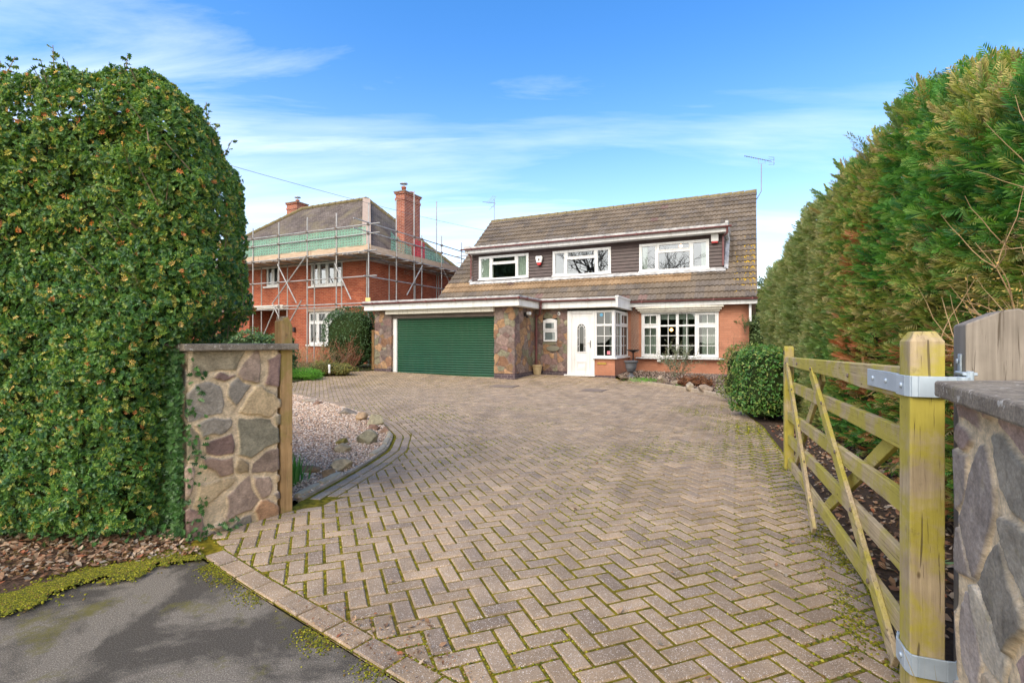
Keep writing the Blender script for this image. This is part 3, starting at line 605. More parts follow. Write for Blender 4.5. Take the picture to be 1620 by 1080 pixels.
# ------------------------------------------------------------------ the house (local x along the front, y into the house, z up)
RZ = -math.atan(380/800)
house = empty('house', (2.31, 16.8, 0), RZ, 'brown tiled dormer house of stone and orange brick with a green garage door', 'house')
def hpt(x, y, z=0): return Vector((2.31+.9033*x+.4289*y, 16.8-.4289*x+.9033*y, z))
ZG = 2.42       # underside of flat roof fascia
def build_house():
    H = house
    # walls of the flat-roofed front range, in stone
    core = MB()
    core.box(-7.26, -6.54, -1.66, 4.0, -.2, 2.5); core.box(-2.39, -1.69, -1.66, 1.9, -.2, 2.5)
    core.box(-6.54, -2.39, 1.6, 1.7, -.2, 2.5); core.box(-6.54, -2.39, -1.64, -1.50, 2.12, 2.5)
    core.box(-1.69, -1.38, .02, .3, -.2, 2.5); core.box(-.85, -.50, .02, .3, -.2, 2.5)
    core.box(-1.38, -.85, .02, .3, -.2, 1.28); core.box(-1.38, -.85, .02, .3, 2.09, 2.5)
    core.build('inner_wall', W_['room'], H)
    sw = lambda n, runs, z0, z1, sd: stone_wall(n, runs, z0, z1, .20, W_['stone'], .003, .014, PAL_HOUSE, sd, H, res=.018, mcol=(.17, .13, .11), warp=.48)
    sw('stone_wall', [(-7.28, 2.0), (-7.28, -1.68), (-6.54, -1.68), (-6.54, -1.5)], .33, 2.5, 3)
    sw('stone_wall', [(-2.39, -1.5), (-2.39, -1.68), (-1.67, -1.68), (-1.67, 0), (-1.38, 0)], .28, 2.5, 5)
    sw('stone_wall', [(-.85, 0), (-.50, 0)], .30, 2.5, 9)
    sw('stone_wall', [(-1.38, 0), (-.85, 0)], .30, 1.28, 11); sw('stone_wall', [(-1.38, 0), (-.85, 0)], 2.09, 2.5, 12)
    pl = MB()    # blue brick plinth
    pl.box(-2.39, -1.65, -1.70, .04, -.2, .27); pl.box(-1.65, -.50, -.02, .06, -.2, .29); pl.box(-.50, 1.14, -.022, .08, -.2, .195)
    pl.box(1.06, 1.142, .08, 1.9, -.2, .195)
    pl.build('plinth', W_['brick_blue'], H)
    p2 = MB(); p2.box(-7.30, -6.54, -1.70, 2, -.2, .32); p2.build('plinth', W_['brick_blue'], H)
    # brick walls
    bw = MB()
    bw.box(.45, 1.12, 0, .10, .195, .76); bw.box(1.02, 1.12, .10, 1.9, .195, .76); bw.box(.50, .56, .1, .2, .1, .76)
    bw.box(1.0, 5.03, 1.9, 2.15, -.2, .72); bw.box(1.0, 1.60, 1.9, 2.15, .72, 2.75); bw.box(4.12, 5.03, 1.9, 2.15, .72, 2.75); bw.box(1.60, 4.12, 1.9, 2.15, 2.30, 2.75)
    bw.box(-6.6, 1.0, 1.92, 2.1, 2.3, 2.75)
    bw.build('wall', W_['brick_orange'], H)
    g = MB()     # gable ends and rear
    prof = [(1.9, -.2), (11.9, -.2), (11.9, 2.72), (6.9, 7.15), (1.9, 2.72)]
    g.yzprism(prof, 4.78, 5.028); g.yzprism(prof, -6.7, -6.45); g.box(-6.45, 4.78, 11.7, 11.9, -.2, 2.72)
    g.build('gable_wall', W_['brick_orange'], H)
    # rooms behind the glass
    rm = MB()
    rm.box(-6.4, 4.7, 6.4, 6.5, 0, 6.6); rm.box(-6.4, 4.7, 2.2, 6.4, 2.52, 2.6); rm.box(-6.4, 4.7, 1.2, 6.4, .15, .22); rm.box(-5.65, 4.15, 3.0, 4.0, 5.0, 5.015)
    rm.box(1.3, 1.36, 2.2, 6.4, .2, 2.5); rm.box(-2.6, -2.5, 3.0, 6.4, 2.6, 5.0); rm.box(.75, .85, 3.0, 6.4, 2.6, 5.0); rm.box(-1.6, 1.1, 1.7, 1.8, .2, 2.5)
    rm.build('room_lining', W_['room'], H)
    # main roof: tile courses with a rolled profile, open behind the dormer
    rg = random.Random(3)
    y0, z0, y1, z1 = 1.52, 2.68, 6.9, 7.44; L = math.hypot(y1-y0, z1-z0); cy, cz = (y1-y0)/L, (z1-z0)/L; ny, nz = -cz, cy
    NR = 21; gauge = L/NR; xs = np.arange(-6.98, 5.29, .0307*1.0); V = []; F = []; CC = []
    pr = lambda x: .046*(1-abs(((x/.1535) % 1)*2-1)**1.8)+.008*max(0, math.cos(2*math.pi*x/.307))**6
    for r in range(NR):
        rows = []
        for q, (s_, lift) in enumerate(((r*gauge-.012, -.012), (r*gauge-.012, .050), ((r+1)*gauge, .004))):
            row = []
            for i, x in enumerate(xs):
                h = lift+(pr(x) if q else pr(x)*.2); tile = int(math.floor((x+(r % 2)*0)/.307)); rr = random.Random(tile*131+r*7)
                k = rr.uniform(.86, 1.14); warm = rr.random()
                c = (.185, .147, .108) if warm > .3 else (.16, .133, .108)
                if r in (3, 4) and x < 3.2: c = (.30, .205, .12)
                if rr.random() < .012: c = (.19, .125, .105)
                jx = (rr.random()-.5)*.006
                d = s_+(jx if q < 2 else 0)
                V.append((x, y0+cy*d+ny*h, z0+cz*d+nz*h)); CC.append(tuple(v*k for v in c))
                row.append(len(V)-1)
            rows.append(row)
        ym = y0+cy*(r+.5)*gauge
        for i in range(len(xs)-1):
            if -5.70 < xs[i] < 4.20 and 2.80 < ym < 4.05: continue
            F.append((rows[0][i], rows[0][i+1], rows[1][i+1], rows[1][i])); F.append((rows[1][i], rows[1][i+1], rows[2][i+1], rows[2][i]))
    V = np.array(V); roof = link_np('roof', V, np.array(F), W_['rooftile'], H, np.array(CC), smooth=False)
    uv = roof.data.uv_layers.new(name='UVMap'); vi = np.empty(len(roof.data.loops), np.int32); roof.data.loops.foreach_get('vertex_index', vi)
    uvs = np.stack([V[vi, 0], np.hypot(V[vi, 1]-y0, V[vi, 2]-z0)], 1).astype(np.float32); uv.data.foreach_set('uv', uvs.ravel())
    rb = MB(); rb.yzprism([(6.9, 7.36), (12.3, 2.6), (12.3, 2.5), (6.9, 7.26)], -6.98, 5.28)
    rb.yzprism([(1.6, 2.66), (6.9, 7.35), (6.9, 7.28), (1.7, 2.66)], 4.35, 5.27); rb.yzprism([(1.6, 2.66), (6.9, 7.35), (6.9, 7.28), (1.7, 2.66)], -6.97, -5.85)
    rb.build('rear_roof', W_['rooftile_plain'], H)
    rd = MB()
    for i in range(27):
        x = -6.98+i*.455; rd.tube([(x, 6.9, 7.42), (x+.44, 6.9, 7.43)], [.115, .122], 10)
    rd.build('ridge_tile', W_['ridge'], roof)
    # lichen on the verge tiles: coloured crusts lying on the tiles
    lc = []; rgn = np.random.default_rng(2)
    for _ in range(620):
        x = 5.2-abs(rgn.normal(0, .20)) if rgn.random() < .5 else rgn.choice([4.62, 4.92, 5.17])+rgn.normal(0, .035); s_ = rgn.triangular(.05, 1.0, 3.9)
        if x > 5.25: continue
        lc.append((x, s_))
    lp = np.array([(x, y0+cy*s_+ny*(.030+pr(x)-(s_ % gauge)*.08), z0+cz*s_+nz*(.030+pr(x)-(s_ % gauge)*.08)) for x, s_ in lc])
    rot = basis(np.tile([[0, ny, nz]], (len(lp), 1)), rgn, .15); tv, tf, _ = leaf_tpl('tuft'); tv = tv*[1, 1, .25]
    a, b, c = inst_mesh('', tv, tf, lp, rot, rgn.uniform(.015, .05, len(lp)), np.tile([[.75, .47, .02]], (len(lp), 1))*rgn.uniform(.6, 1.1, (len(lp), 1)), None)
    tag(link_np('lichen', a, b, W_['moss'], roof, c), kind='stuff')
    # eaves
    e = MB(); e.box(1.18, 5.27, 1.60, 1.64, 2.50, 2.66); e.box(1.18, 5.1, 1.64, 1.9, 2.52, 2.54); e.build('fascia', W_['upvc'], H, .004)
    def gutter(nm, pts, r=.055, n=8, clips=()):
        m = MB()
        for a, b in zip(pts, pts[1:]):
            a, b = Vector(a), Vector(b); d = (b-a).normalized(); s_ = Vector((d.y, -d.x, 0))
            prof = [(s_*(-r*math.cos(t)), -r*math.sin(t)) for t in [math.pi*k/n for k in range(n+1)]]
            vs = [p+o_+Vector((0, 0, z)) for p in (a, b) for o_, z in prof]+[p+o_*.82+Vector((0, 0, z*.82)) for p in (a, b) for o_, z in prof]
            k = n+1; fs = []
            for i in range(n): fs += [(i, i+1, k+i+1, k+i), (2*k+i+1, 2*k+i, 3*k+i, 3*k+i+1)]
            for o_ in (0, k): fs += [(o_+i, 2*k+o_+i, 2*k+o_+i+1, o_+i+1) for i in range(n)]+[]
            fs += [(0, k, 3*k, 2*k), (n, 2*k+n, 3*k+n, k+n)]
            m.add(vs, fs)
            Ln = (b-a).length
            for c in np.arange(.5, Ln, 1.15):
                q = a+d*c; m.obox(q-d*.018+Vector((0, 0, -r*.42)), q+d*.018+Vector((0, 0, -r*.42)), r*1.12, r*.72)
        return m.build(nm, W_['gutter'], H)
    gutter('gutter', [(1.18, 1.53, 2.69), (5.40, 1.53, 2.69)])
    vb = MB(); vb.box(5.03, 5.10, 1.75, 1.9, 1.95, 2.55); vb.build('bargeboard_end', W_['upvc'], H)
    # flat roof over garage and hall
    fr = MB()
    poly = [(-7.55, -1.93), (-1.42, -1.93), (-1.42, -.22), (1.26, -.22), (1.26, 2.3), (-7.55, 2.6)]
    fr.prism([(x, y) for x, y in poly], 2.40, 2.56)
    fr.build('flat_roof_soffit', W_['cream'], H)
    ft = MB(); ft.prism([(-7.6, -1.98), (-1.37, -1.98), (-1.37, -.27), (1.20, -.27), (1.20, 2.3), (-7.6, 2.6)], 2.60, 2.74); ft.build('flat_roof_edging', W_['lead'], H)
    fa = MB(); fa.box(-7.56, -1.415, -1.945, -1.93, 2.41, 2.63); fa.box(-1.415, -1.40, -1.945, -.22, 2.41, 2.63); fa.box(-1.40, 1.26, -.235, -.22, 2.41, 2.63)
    fa.box(1.262, 1.285, -.29, 2.0, 2.385, 2.70); fa.box(1.21, 1.26, -.29, -.236, 2.385, 2.70); fa.box(1.20, 1.31, -.30, 2.0, 2.70, 2.76); fa.build('fascia', W_['upvc'], H, .004)
    gutter('gutter', [(-7.62, -2.0, 2.67), (-1.34, -2.0, 2.67), (-1.34, -.30, 2.67), (1.20, -.30, 2.67)])
    dp = MB(); dp.tube([(-1.34, -.30, 2.62), (-1.34, -.30, 2.46), (-1.46, -.10, 2.22), (-1.60, -.06, 2.12), (-1.60, -.06, .18)], .036, 10)
    for z in (2.1, 1.55, .85): dp.tube([(-1.60, -.06, z), (-1.60, -.06, z+.06)], .044, 10)
    dp.build('downpipe', W_['gutter'], H, smooth=False)
    # garage door
    gd = empty('garage_door', (0, 0, 0)); gd.parent = H
    n = 24; s_ = MB(); z0_, z1_ = .17, 2.13
    for i in range(n):
        a = z0_+(z1_-z0_)*i/n; h = (z1_-z0_)/n
        s_.add([(x, y, z) for x in (-6.37, -2.39) for y, z in ((-1.50, a), (-1.53, a+.006), (-1.545, a+h*.35), (-1.545, a+h*.6), (-1.525, a+h*.93), (-1.50, a+h))],
               [(k, 6+k, 7+k, k+1) for k in range(5)])
    s_.build('slats', W_['green_door'], gd); s2 = MB(); s2.box(-6.37, -2.39, -1.54, -1.49, .13, .18); s2.build('bottom_rail', W_['green_door'], gd)
    s3 = MB(); s3.box(-6.54, -6.37, -1.60, -1.46, .1, 2.26); s3.box(-6.37, -2.39, -1.60, -1.46, 2.13, 2.26); s3.build('door_frame', W_['upvc'], gd, .004)
    s4 = MB(); s4.box(-6.72, -2.37, -1.80, -1.62, 2.26, 2.41); s4.build('lintel_board', W_['cream'], gd, .004)
    s5 = MB(); s5.box(-6.6, -2.39, -1.72, -1.40, -.1, .135); s5.build('threshold', W_['kerbstone'], gd)
    # windows -----------------------------------------------------------------
    def pane(par, x0, x1, z0, z1, y, glass, nm='glass'):
        m = MB(); m.add([(x0, y, z0), (x1, y, z0), (x1, y, z1), (x0, y, z1)], [(0, 1, 2, 3)]); return m.build(nm, glass, par)
    def curt(par, x0, x1, z0, z1, y, mat, amp=.03, pitch=.075):
        xs = np.linspace(x0, x1, max(8, int((x1-x0)/.012))); V = [(x, y+amp*math.sin(x*2*math.pi/pitch)+.012*math.sin(x*31), z) for x in xs for z in (z0, z1)]; m = MB(); m.add(V, [(2*i, 2*i+2, 2*i+3, 2*i+1) for i in range(len(xs)-1)]); return m.build('curtain', mat, par, smooth=True)
    def dormer_win(x0, x1, z0, z1, split, yf=2.72, curtL=None, curtR=None):
        wd = empty('window', (0, 0, 0)); wd.parent = H
        f = MB(); f.frame(x0, x1, z0, z1, .062, yf, yf+.09); a, b = split
        f.box(a-.038, a+.038, yf+.004, yf+.086, z0+.062, z1-.062); f.box(b-.038, b+.038, yf+.004, yf+.086, z0+.062, z1-.062)
        zt = z1-.33; f.box(a+.038, b-.038, yf+.005, yf+.08, zt-.04, zt+.04)
        for p, q in ((x0+.062, a-.038), (b+.038, x1-.062)): f.frame(p+.002, q-.002, z0+.064, z1-.064, .034, yf-.008, yf+.07)
        f.frame(a+.040, b-.040, zt+.042, z1-.064, .028, yf-.006, yf+.07)
        f.build('frame', W_['upvc'], wd, .004); sl = MB(); sl.box(x0-.02, x1+.02, yf-.05, yf-.001, z0-.02, z0+.03); sl.build('sill', W_['upvc'], wd)
        pane(wd, x0+.05, x1-.05, z0+.05, z1-.05, yf+.05, W_['glass_up'])
        if curtL: curt(wd, x0+.04, x0+.04+curtL, z0-.1, z1-.05, yf+.10, W_['curtain'])
        if curtR: curt(wd, x1-.04-curtR, x1-.04, z0-.1, z1-.05, yf+.10, W_['curtain'])
        return wd
    dormer_win(-5.42, -3.11, 3.91, 4.90, (-4.83, -3.66), curtL=.62, curtR=.55)
    dormer_win(-2.06, .29, 3.88, 4.88, (-1.50, -.30), curtL=.05)
    w3 = dormer_win(1.35, 3.76, 3.85, 4.88, (2.00, 3.16), curtL=.26, curtR=.22)
    # dormer
    dc = MB(); x0, x1 = -5.75, 4.25; holes = [(-5.42, -3.11, 3.91, 4.90), (-2.06, .29, 3.88, 4.88), (1.35, 3.76, 3.85, 4.88)]
    bh = .125; zb, zt = 3.68, 5.04; k = int((zt-zb)/bh)+1
    for i in range(k):
        a, b = zb+i*bh, min(zt, zb+(i+1)*bh); xsg = [x0]
        cuts = sorted([x0, x1]+[h for hl in holes for h in hl[:2]])
        for p, q in zip(cuts, cuts[1:]):
            mid = (p+q)/2; hl = [h for h in holes if h[0] < mid < h[1]]
            parts = [(a, b)]
            if hl:
                parts = []
                if a < hl[0][2]: parts.append((a, min(b, hl[0][2])))
                if b > hl[0][3]: parts.append((max(a, hl[0][3]), b))
            for za, zc in parts:
                if zc-za < .004: continue
                fa_, fb_ = (za-a)/bh, (zc-a)/bh
                dc.add([(p, 2.745-.0+.030*(fa_)-.012, za), (q, 2.745+.030*fa_-.012, za), (q, 2.745+.030*fb_-.012, zc), (p, 2.745+.030*fb_-.012, zc), (p, 2.80, za), (q, 2.80, za), (q, 2.80, zc), (p, 2.80, zc)],
                       [(0, 1, 2, 3), (0, 4, 5, 1), (3, 2, 6, 7), (5, 4, 7, 6)])
    dc.build('dormer_cladding', W_['cladding'], H)
    ds = MB(); ds.yzprism([(2.74, 3.66), (4.3, 5.04), (2.74, 5.04)], x0-.001, x0+.08); ds.build('dormer_cheek', W_['cladding'], H); ds = MB(); ds.yzprism([(2.74, 3.66), (4.3, 5.04), (2.74, 5.04)], x1-.08, x1+.001); ds.build('dormer_cheek', W_['cladding'], H)
    dr = MB(); dr.box(-5.93, 4.36, 2.40, 4.75, 5.02, 5.20); dr.build('dormer_roof', W_['upvc'], H, .004)
    dl = MB(); dl.box(-5.96, 4.38, 2.36, 4.8, 5.20, 5.30); dl.box(-5.96, -5.70, 2.36, 4.5, 5.30, 5.33); dl.box(4.30, 4.39, 2.35, 4.7, 5.301, 5.38); dl.build('dormer_roof_edging', W_['lead'], H)
    gutter('gutter', [(-6.06, 2.31, 5.20), (4.50, 2.31, 5.20)])
    d2 = MB(); d2.tube([(4.36, 2.33, 5.15), (4.36, 2.40, 4.98), (4.22, 2.66, 4.90), (4.22, 2.68, 3.92)], .034, 10); d2.build('downpipe', W_['gutter'], H)
    d3 = MB(); d3.tube([(-5.79, 2.40, 5.1), (-5.79, 2.70, 4.9), (-5.79, 2.70, 3.95)], .034, 10); d3.build('downpipe', W_['gutter'], H)
    fl = MB()  # lead apron and side soakers
    n = 60
    for i in range(n):
        a = x0-.05+(x1-x0+.1)*i/n; b = x0-.05+(x1-x0+.1)*(i+1)/n+.004; dz = .006*math.sin(i*1.9)
        fl.add([(a, 2.71, 3.86+dz), (b, 2.71, 3.86+dz), (b, 2.64, 3.80+dz), (a, 2.64, 3.80+dz), (a, 2.56, 3.725+dz), (b, 2.56, 3.725+dz)], [(0, 1, 2, 3), (3, 2, 5, 4)])
    for sx in (x1, x0-.13):
        pts = []
        for k in range(8):
            t = k/7; y = 2.62+t*1.55; z = z0+(y-y0)*cz/cy; w_ = .13
            pts.append([(sx+.004, y, z+.19), (sx+w_, y, z+.125)])
        for k in range(7): fl.add([pts[k][0], pts[k][1], pts[k+1][1], pts[k+1][0]], [(0, 1, 2, 3)])
    fl.build('flashing', W_['lead'], H)
    # bay style window with pelmet
    bwn = empty('window', (0, 0, 0)); bwn.parent = H
    Y = 1.86; f = MB(); f.frame(1.60, 4.12, .76, 2.30, .06, Y, Y+.1)
    xm = [1.60, 2.22, 2.86, 3.48, 4.12]
    xm = [1.60, 2.20, 2.81, 3.42, 4.12]
    for x in xm[1:4]: f.box(x-.045, x+.045, Y-.004, Y+.095, .82, 2.24)
    zt = 1.84
    for i in range(4):
        a, b = xm[i]+(.06 if i == 0 else .045), xm[i+1]-(.06 if i == 3 else .045); f.box(a, b, Y+.003, Y+.09, zt-.03, zt+.03)
        if i in (0, 3): f.frame(a+.001, b-.001, zt+.031, 2.239, .045, Y-.012, Y+.08); f.frame(a+.001, b-.001, .821, zt-.031, .045, Y-.012, Y+.08)
    f.build('frame', W_['upvc'], bwn, .004)
    gb = MB()
    for i in range(4):
        a, b = xm[i]+.045, xm[i+1]-.045; c = (a+b)/2; gb.box(c-.011, c+.011, Y+.03, Y+.058, .82, 2.24)
        for z in (1.16, 1.50): gb.box(a, b, Y+.031, Y+.057, z-.010, z+.010)
    gb.build('glazing_bar', W_['upvc'], bwn)
    pane(bwn, 1.64, 4.08, .80, 2.26, Y+.05, W_['glass'])
    sl = MB(); sl.box(1.42, 4.30, Y-.14, Y+.04, .70, .745); sl.box(2.15, 2.27, Y-.10, Y+.04, .60, .70); sl.build('sill', W_['upvc'], bwn, .006)
    pe = MB(); 
    for (a, d, z0p, z1p) in ((1.56, .10, 2.30, 2.36), (1.50, .16, 2.36, 2.43), (1.44, .22, 2.43, 2.50)):
        n = 12; xs_ = [a+(4.16+1.56-a-a)*i/n+0*a for i in range(n+1)]; xs_ = [a+(5.72-2*a)*i/n for i in range(n+1)]
        top = [(x, Y-d-.05*math.sin(math.pi*i/n)) for i, x in enumerate(xs_)]; pe.prism(top+[(5.72-a, Y+.04), (a, Y+.04)], z0p, z1p)
    pe.build('pelmet', W_['cream'], bwn, .006)
    curt(bwn, 1.66, 2.16, .3, 2.28, Y+.28, W_['curtain'], .03, .09); curt(bwn, 2.95, 3.14, .3, 2.28, Y+.35, W_['curtain'], .03, .09); curt(bwn, 3.58, 4.08, .3, 2.28, Y+.28, W_['curtain'], .03, .09)
    bl = MB(); bl.box(2.25, 3.4, Y+.16, Y+.20, 2.06, 2.27); bl.build('blind', W_['curtain'], bwn)
    # small arched hall window
    sm = empty('window', (0, 0, 0)); sm.parent = H; f = MB()
    a, b = -1.36, -.86; arc = [(a, 1.33), (a+.03, 1.29), (b-.03, 1.29), (b, 1.33), (b, 2.02)]+[(a+(b-a)*(1-t), 2.02+.06*math.sin(math.pi*t)) for t in (.2, .35, .5, .65, .8)]+[(a, 2.02)]
    f.xzprism(arc, -.015, .0, ); f.build('frame_back', W_['upvc'], sm)
    f = MB(); f.xzprism([(a+.005, 1.675), (b-.005, 1.675), (b-.005, 2.02)]+[(a+.005+(b-a-.01)*(1-t), 2.015+.055*math.sin(math.pi*t)) for t in (.2, .35, .5, .65, .8)]+[(a+.005, 2.02)], -.055, -.016)
    f.frame(a+.015, b-.015, 1.30, 1.66, .05, -.045, -.016); f.build('frame', W_['upvc'], sm, .005)
    f = MB(); f.frame(a+.08, b-.08, 1.735, 1.945, .012, -.066, -.056); f.build('casement_bead', W_['upvc'], sm)
    pane(sm, a+.09, b-.09, 1.745, 1.935, -.058, W_['glass_dk']); pane(sm, a+.06, b-.06, 1.345, 1.615, -.028, W_['glass_dk'])
    # porch: door, side light, return light
    dr_ = empty('front_door', (0, 0, 0)); dr_.parent = H
    f = MB(); f.box(-.49, -.33, -.03, .07, .20, 2.32); f.box(.37, .45, -.03, .07, .20, 2.32); f.box(-.33, .37, -.03, .07, 2.22, 2.32); f.build('frame', W_['upvc'], dr_, .006)
    th_ = MB(); th_.box(-.58, .48, -.12, .06, .155, .20); th_.build('threshold', W_['upvc'], dr_, .006)
    A0, A1, zs, zr = -.145, .155, .95, 1.72   # glazed arch
    lf = MB(); x0d, x1d = -.325, .365
    lf.box(x0d, A0, -.01, .045, .205, 2.215); lf.box(A1, x1d, -.01, .045, .205, 2.215); lf.box(A0, A1, -.01, .045, .205, zs); 
    cx, rr_ = (A0+A1)/2, (A1-A0)/2
    ap = [(cx+rr_*math.cos(t), zr+rr_*1.15*math.sin(t)) for t in [math.pi*k/14 for k in range(15)]]
    for p, q in zip(ap, ap[1:]): lf.add([(p[0], -.01, p[1]), (q[0], -.01, q[1]), (q[0], -.01, 2.215), (p[0], -.01, 2.215)], [(0, 1, 2, 3)]); lf.add([(p[0], -.01, p[1]), (q[0], -.01, q[1]), (q[0], .045, q[1]), (p[0], .045, p[1])], [(0, 1, 2, 3)])
    leaf = lf.build('door_leaf', W_['upvc'], dr_)
    tr = MB()
    for p, q in zip(ap, ap[1:]): tr.obox((p[0], -.018, p[1]), (q[0], -.018, q[1]), .012, .014, (0, 1, 0))
    tr.obox((A0, -.018, zs), (A0, -.018, zr), .012, .014, (0, 1, 0)); tr.obox((A1, -.018, zs), (A1, -.018, zr), .012, .014, (0, 1, 0)); tr.obox((A0-.01, -.018, zs), (A1+.01, -.018, zs), .014, .014, (0, 1, 0))
    ri = rr_-.065; ip = [(cx+ri*math.cos(t), zr+ri*1.15*math.sin(t)) for t in [math.pi*k/12 for k in range(13)]]
    for p, q in zip(ip, ip[1:]): tr.obox((p[0], -.002, p[1]), (q[0], -.002, q[1]), .008, .007, (0, 1, 0))
    for x in (cx-ri, cx+ri): tr.obox((x, -.002, zs), (x, -.002, zr), .008, .007, (0, 1, 0))
    for z in (1.14, 1.43, 1.72):
        for s_ in (-1, 1): tr.obox((cx+s_*ri, -.002, z), (cx+s_*rr_, -.002, z), .007, .007, (0, 1, 0))
    for t in (45, 90, 135): c_, s__ = math.cos(R(t)), math.sin(R(t)); tr.obox((cx+ri*c_, -.002, zr+ri*1.15*s__), (cx+rr_*c_, -.002, zr+rr_*1.15*s__), .007, .007, (0, 1, 0))
    for z0p, z1p in ((.36, .64),):
        for d in (0, .045, .09): tr.frame(A0-.02+d*.5, A1+.02-d*.5, z0p+d, z1p-d*.5, .014, -.022+d*.03, -.010)
    for x in (-.28, .32): tr.box(x-.006, x+.006, -.016, -.010, .26, 2.16)
    tr.box(-.274, .314, -.016, -.010, 2.15, 2.162); tr.box(-.274, .314, -.016, -.010, .26, .272)
    tr.build('moulding', W_['upvc'], dr_)
    gp = MB(); gp.add([(A0, .012, zs), (A1, .012, zs), (A1, .012, zr)]+[(x, .012, z) for x, z in ap[1:-1]]+[(A0, .012, zr)], [tuple(range(3+len(ap)-2+1))]); gp.build('glass', W_['glass_dk'], dr_)
    hd = MB(); hd.box(.295, .325, -.03, -.010, 1.10, 1.33); hd.tube([(.31, -.03, 1.24), (.31, -.06, 1.24), (.22, -.065, 1.24)], .009, 8); hd.build('handle', W_['alu'], dr_)
    sd_ = empty('window', (0, 0, 0)); sd_.parent = H
    f = MB(); f.frame(.452, 1.12, .77, 2.32, .07, -.02, .06); f.box(1.02, 1.12, -.021, .061, .84, 2.25)
    f.box(.522, 1.02, -.018, .055, 1.80, 1.87); f.build('frame', W_['upvc'], sd_, .005)
    g2 = MB(); g2.box(.77-.012, .77+.012, .005, .035, .84, 1.80); g2.box(.77-.012, .77+.012, .005, .035, 1.87, 2.25)
    for z in (1.16, 1.48): g2.box(.522, 1.02, .006, .034, z-.011, z+.011)
    g2.build('glazing_bar', W_['upvc'], sd_); pane(sd_, .52, 1.03, .83, 2.26, .02, W_['glass'])
    st = MB(); st.lathe([(.0, 0), (.055, 0), (.055, .002), (0, .002)], 0, 0, 16); o = st.build('sticker', W_['blue'], sd_); o.rotation_euler = (R(90), 0, 0); o.location = (.67, .014, 2.17)
    st = MB(); st.box(.86, .96, .012, .014, .88, .99); st.build('sticker', W_['pink'], sd_)
    rt = empty('window', (0, 0, 0)); rt.parent = H
    f = MB()
    for a, b, z, q in ((.08, 1.90, .77, .84), (.08, 1.90, 2.25, 2.32), (.16, 1.84, 1.80, 1.87)): f.box(1.06, 1.121, a, b, z, q)
    for y, h_ in ((.08, .08), (.86, .08), (1.82, .08)): f.box(1.058, 1.122, y, y+h_, .84, 2.25)
    f.frame_x = None
    f.box(1.05, 1.135, .95, 1.81, 1.871, 1.92); f.box(1.05, 1.135, .95, 1.81, 2.20, 2.249); f.build('frame', W_['upvc'], rt, .005)
    g3 = MB()
    for y in (.50, 1.38):
        g3.box(1.07, 1.095, y-.011, y+.011, .84, 2.25)
    for z in (1.16, 1.48): g3.box(1.071, 1.094, .16, 1.82, z-.010, z+.010)
    g3.build('glazing_bar', W_['upvc'], rt)
    m = MB(); m.add([(1.083, .1, .83), (1.083, 1.88, .83), (1.083, 1.88, 2.26), (1.083, .1, 2.26)], [(0, 1, 2, 3)]); m.build('glass', W_['glass'], rt)
    V = [(.93+.02*math.sin(y*70), y, z) for y in np.linspace(.15, 1.85, 120) for z in (.8, 2.25)]; m = MB(); m.add(V, [(2*i, 2*i+2, 2*i+3, 2*i+1) for i in range(119)]); m.build('curtain', W_['curtain'], rt, smooth=True)
    sl = MB(); sl.prism([(.40, -.09), (1.20, -.09), (1.20, 1.9), (1.06, 1.9), (1.06, 0), (.40, 0)], .735, .775); sl.build('sill', W_['upvc'], H, .006)
    lb = MB(); lb.box(.54, .84, -.02, -.001, .555, .615); lb.build('letter_plate', W_['brass'], H, .004)
    # lamps seen lit through the glass
    for nm, p in (('hall_lamp', (2.43, 3.2, 1.72)), ('bedroom_lamp', (-3.78, 3.3, 4.80)), ('bedroom_lamp', (2.75, 3.3, 4.80))):
        m = MB(); m.lathe([(0, -.05), (.05, -.03), (.06, .02), (.03, .06), (0, .065)], n=12); o = m.build('lamp', W_['lampglow'], H, smooth=True); o.location = p
W_['rooftile_plain'] = simple('roof_tile_plain', (.17, .14, .11), (.22, .18, .15), 9, .9, .5, 30); W_['glass_dk'] = W_['glass_dark']
build_house()

# small fittings on the house
def at_house(name, x, y, z, label, cat, rz=0, **k): return empty(name, hpt(x, y, z), RZ+rz, label, cat, **k)
a = at_house('alarm_box', -2.62, 2.715, 4.56, 'white and red shield shaped alarm box on the brown cladding between two windows', 'alarm box')
m = MB(); m.xzprism([(-.13, .17), (-.15, .10), (-.10, -.10), (.10, -.10), (.15, .10), (.13, .17)], -.09, 0); m.build('cover', W_['upvc'], a, .015)
m = MB(); m.xzprism([(-.105, -.105), (-.05, -.20), (.05, -.20), (.105, -.105)], -.085, 0); m.build('strobe', W_['red'], a, .01)
m = MB(); m.box(-.03, .035, -.093, -.0905, -.03, .06); m.build('mark', W_['iron'], a)
a = at_house('alarm_box', 3.95, 2.715, 4.86, 'square white alarm box with red base at the right end of the dormer', 'alarm box')
m = MB(); m.box(-.12, .12, -.08, 0, -.10, .16); m.build('cover', W_['upvc'], a, .015)
m = MB(); m.box(-.10, .10, -.075, 0, -.15, -.101); m.build('strobe', W_['red'], a, .005)
a = at_house('security_light', -1.60, -.95, 2.20, 'small black floodlight with white head on the stone garage side wall', 'light')
m = MB(); m.box(-.06, .02, -.05, .05, -.07, .05); m.tube([(0, 0, 0), (.06, 0, -.05), (.10, 0, -.03)], .014, 8); m.build('bracket', W_['black'], a, .006)
m = MB(); m.box(.05, .16, -.08, .08, -.03, .07); m.build('lamp_head', W_['upvc'], a, .012)
m = MB(); m.box(.02, .09, -.05, .05, -.13, -.07); m.build('sensor', W_['black'], a, .012)
a = at_house('camera_dome', -.79, 0, 2.24, 'little round white camera with black eye above the arched hall window', 'camera')
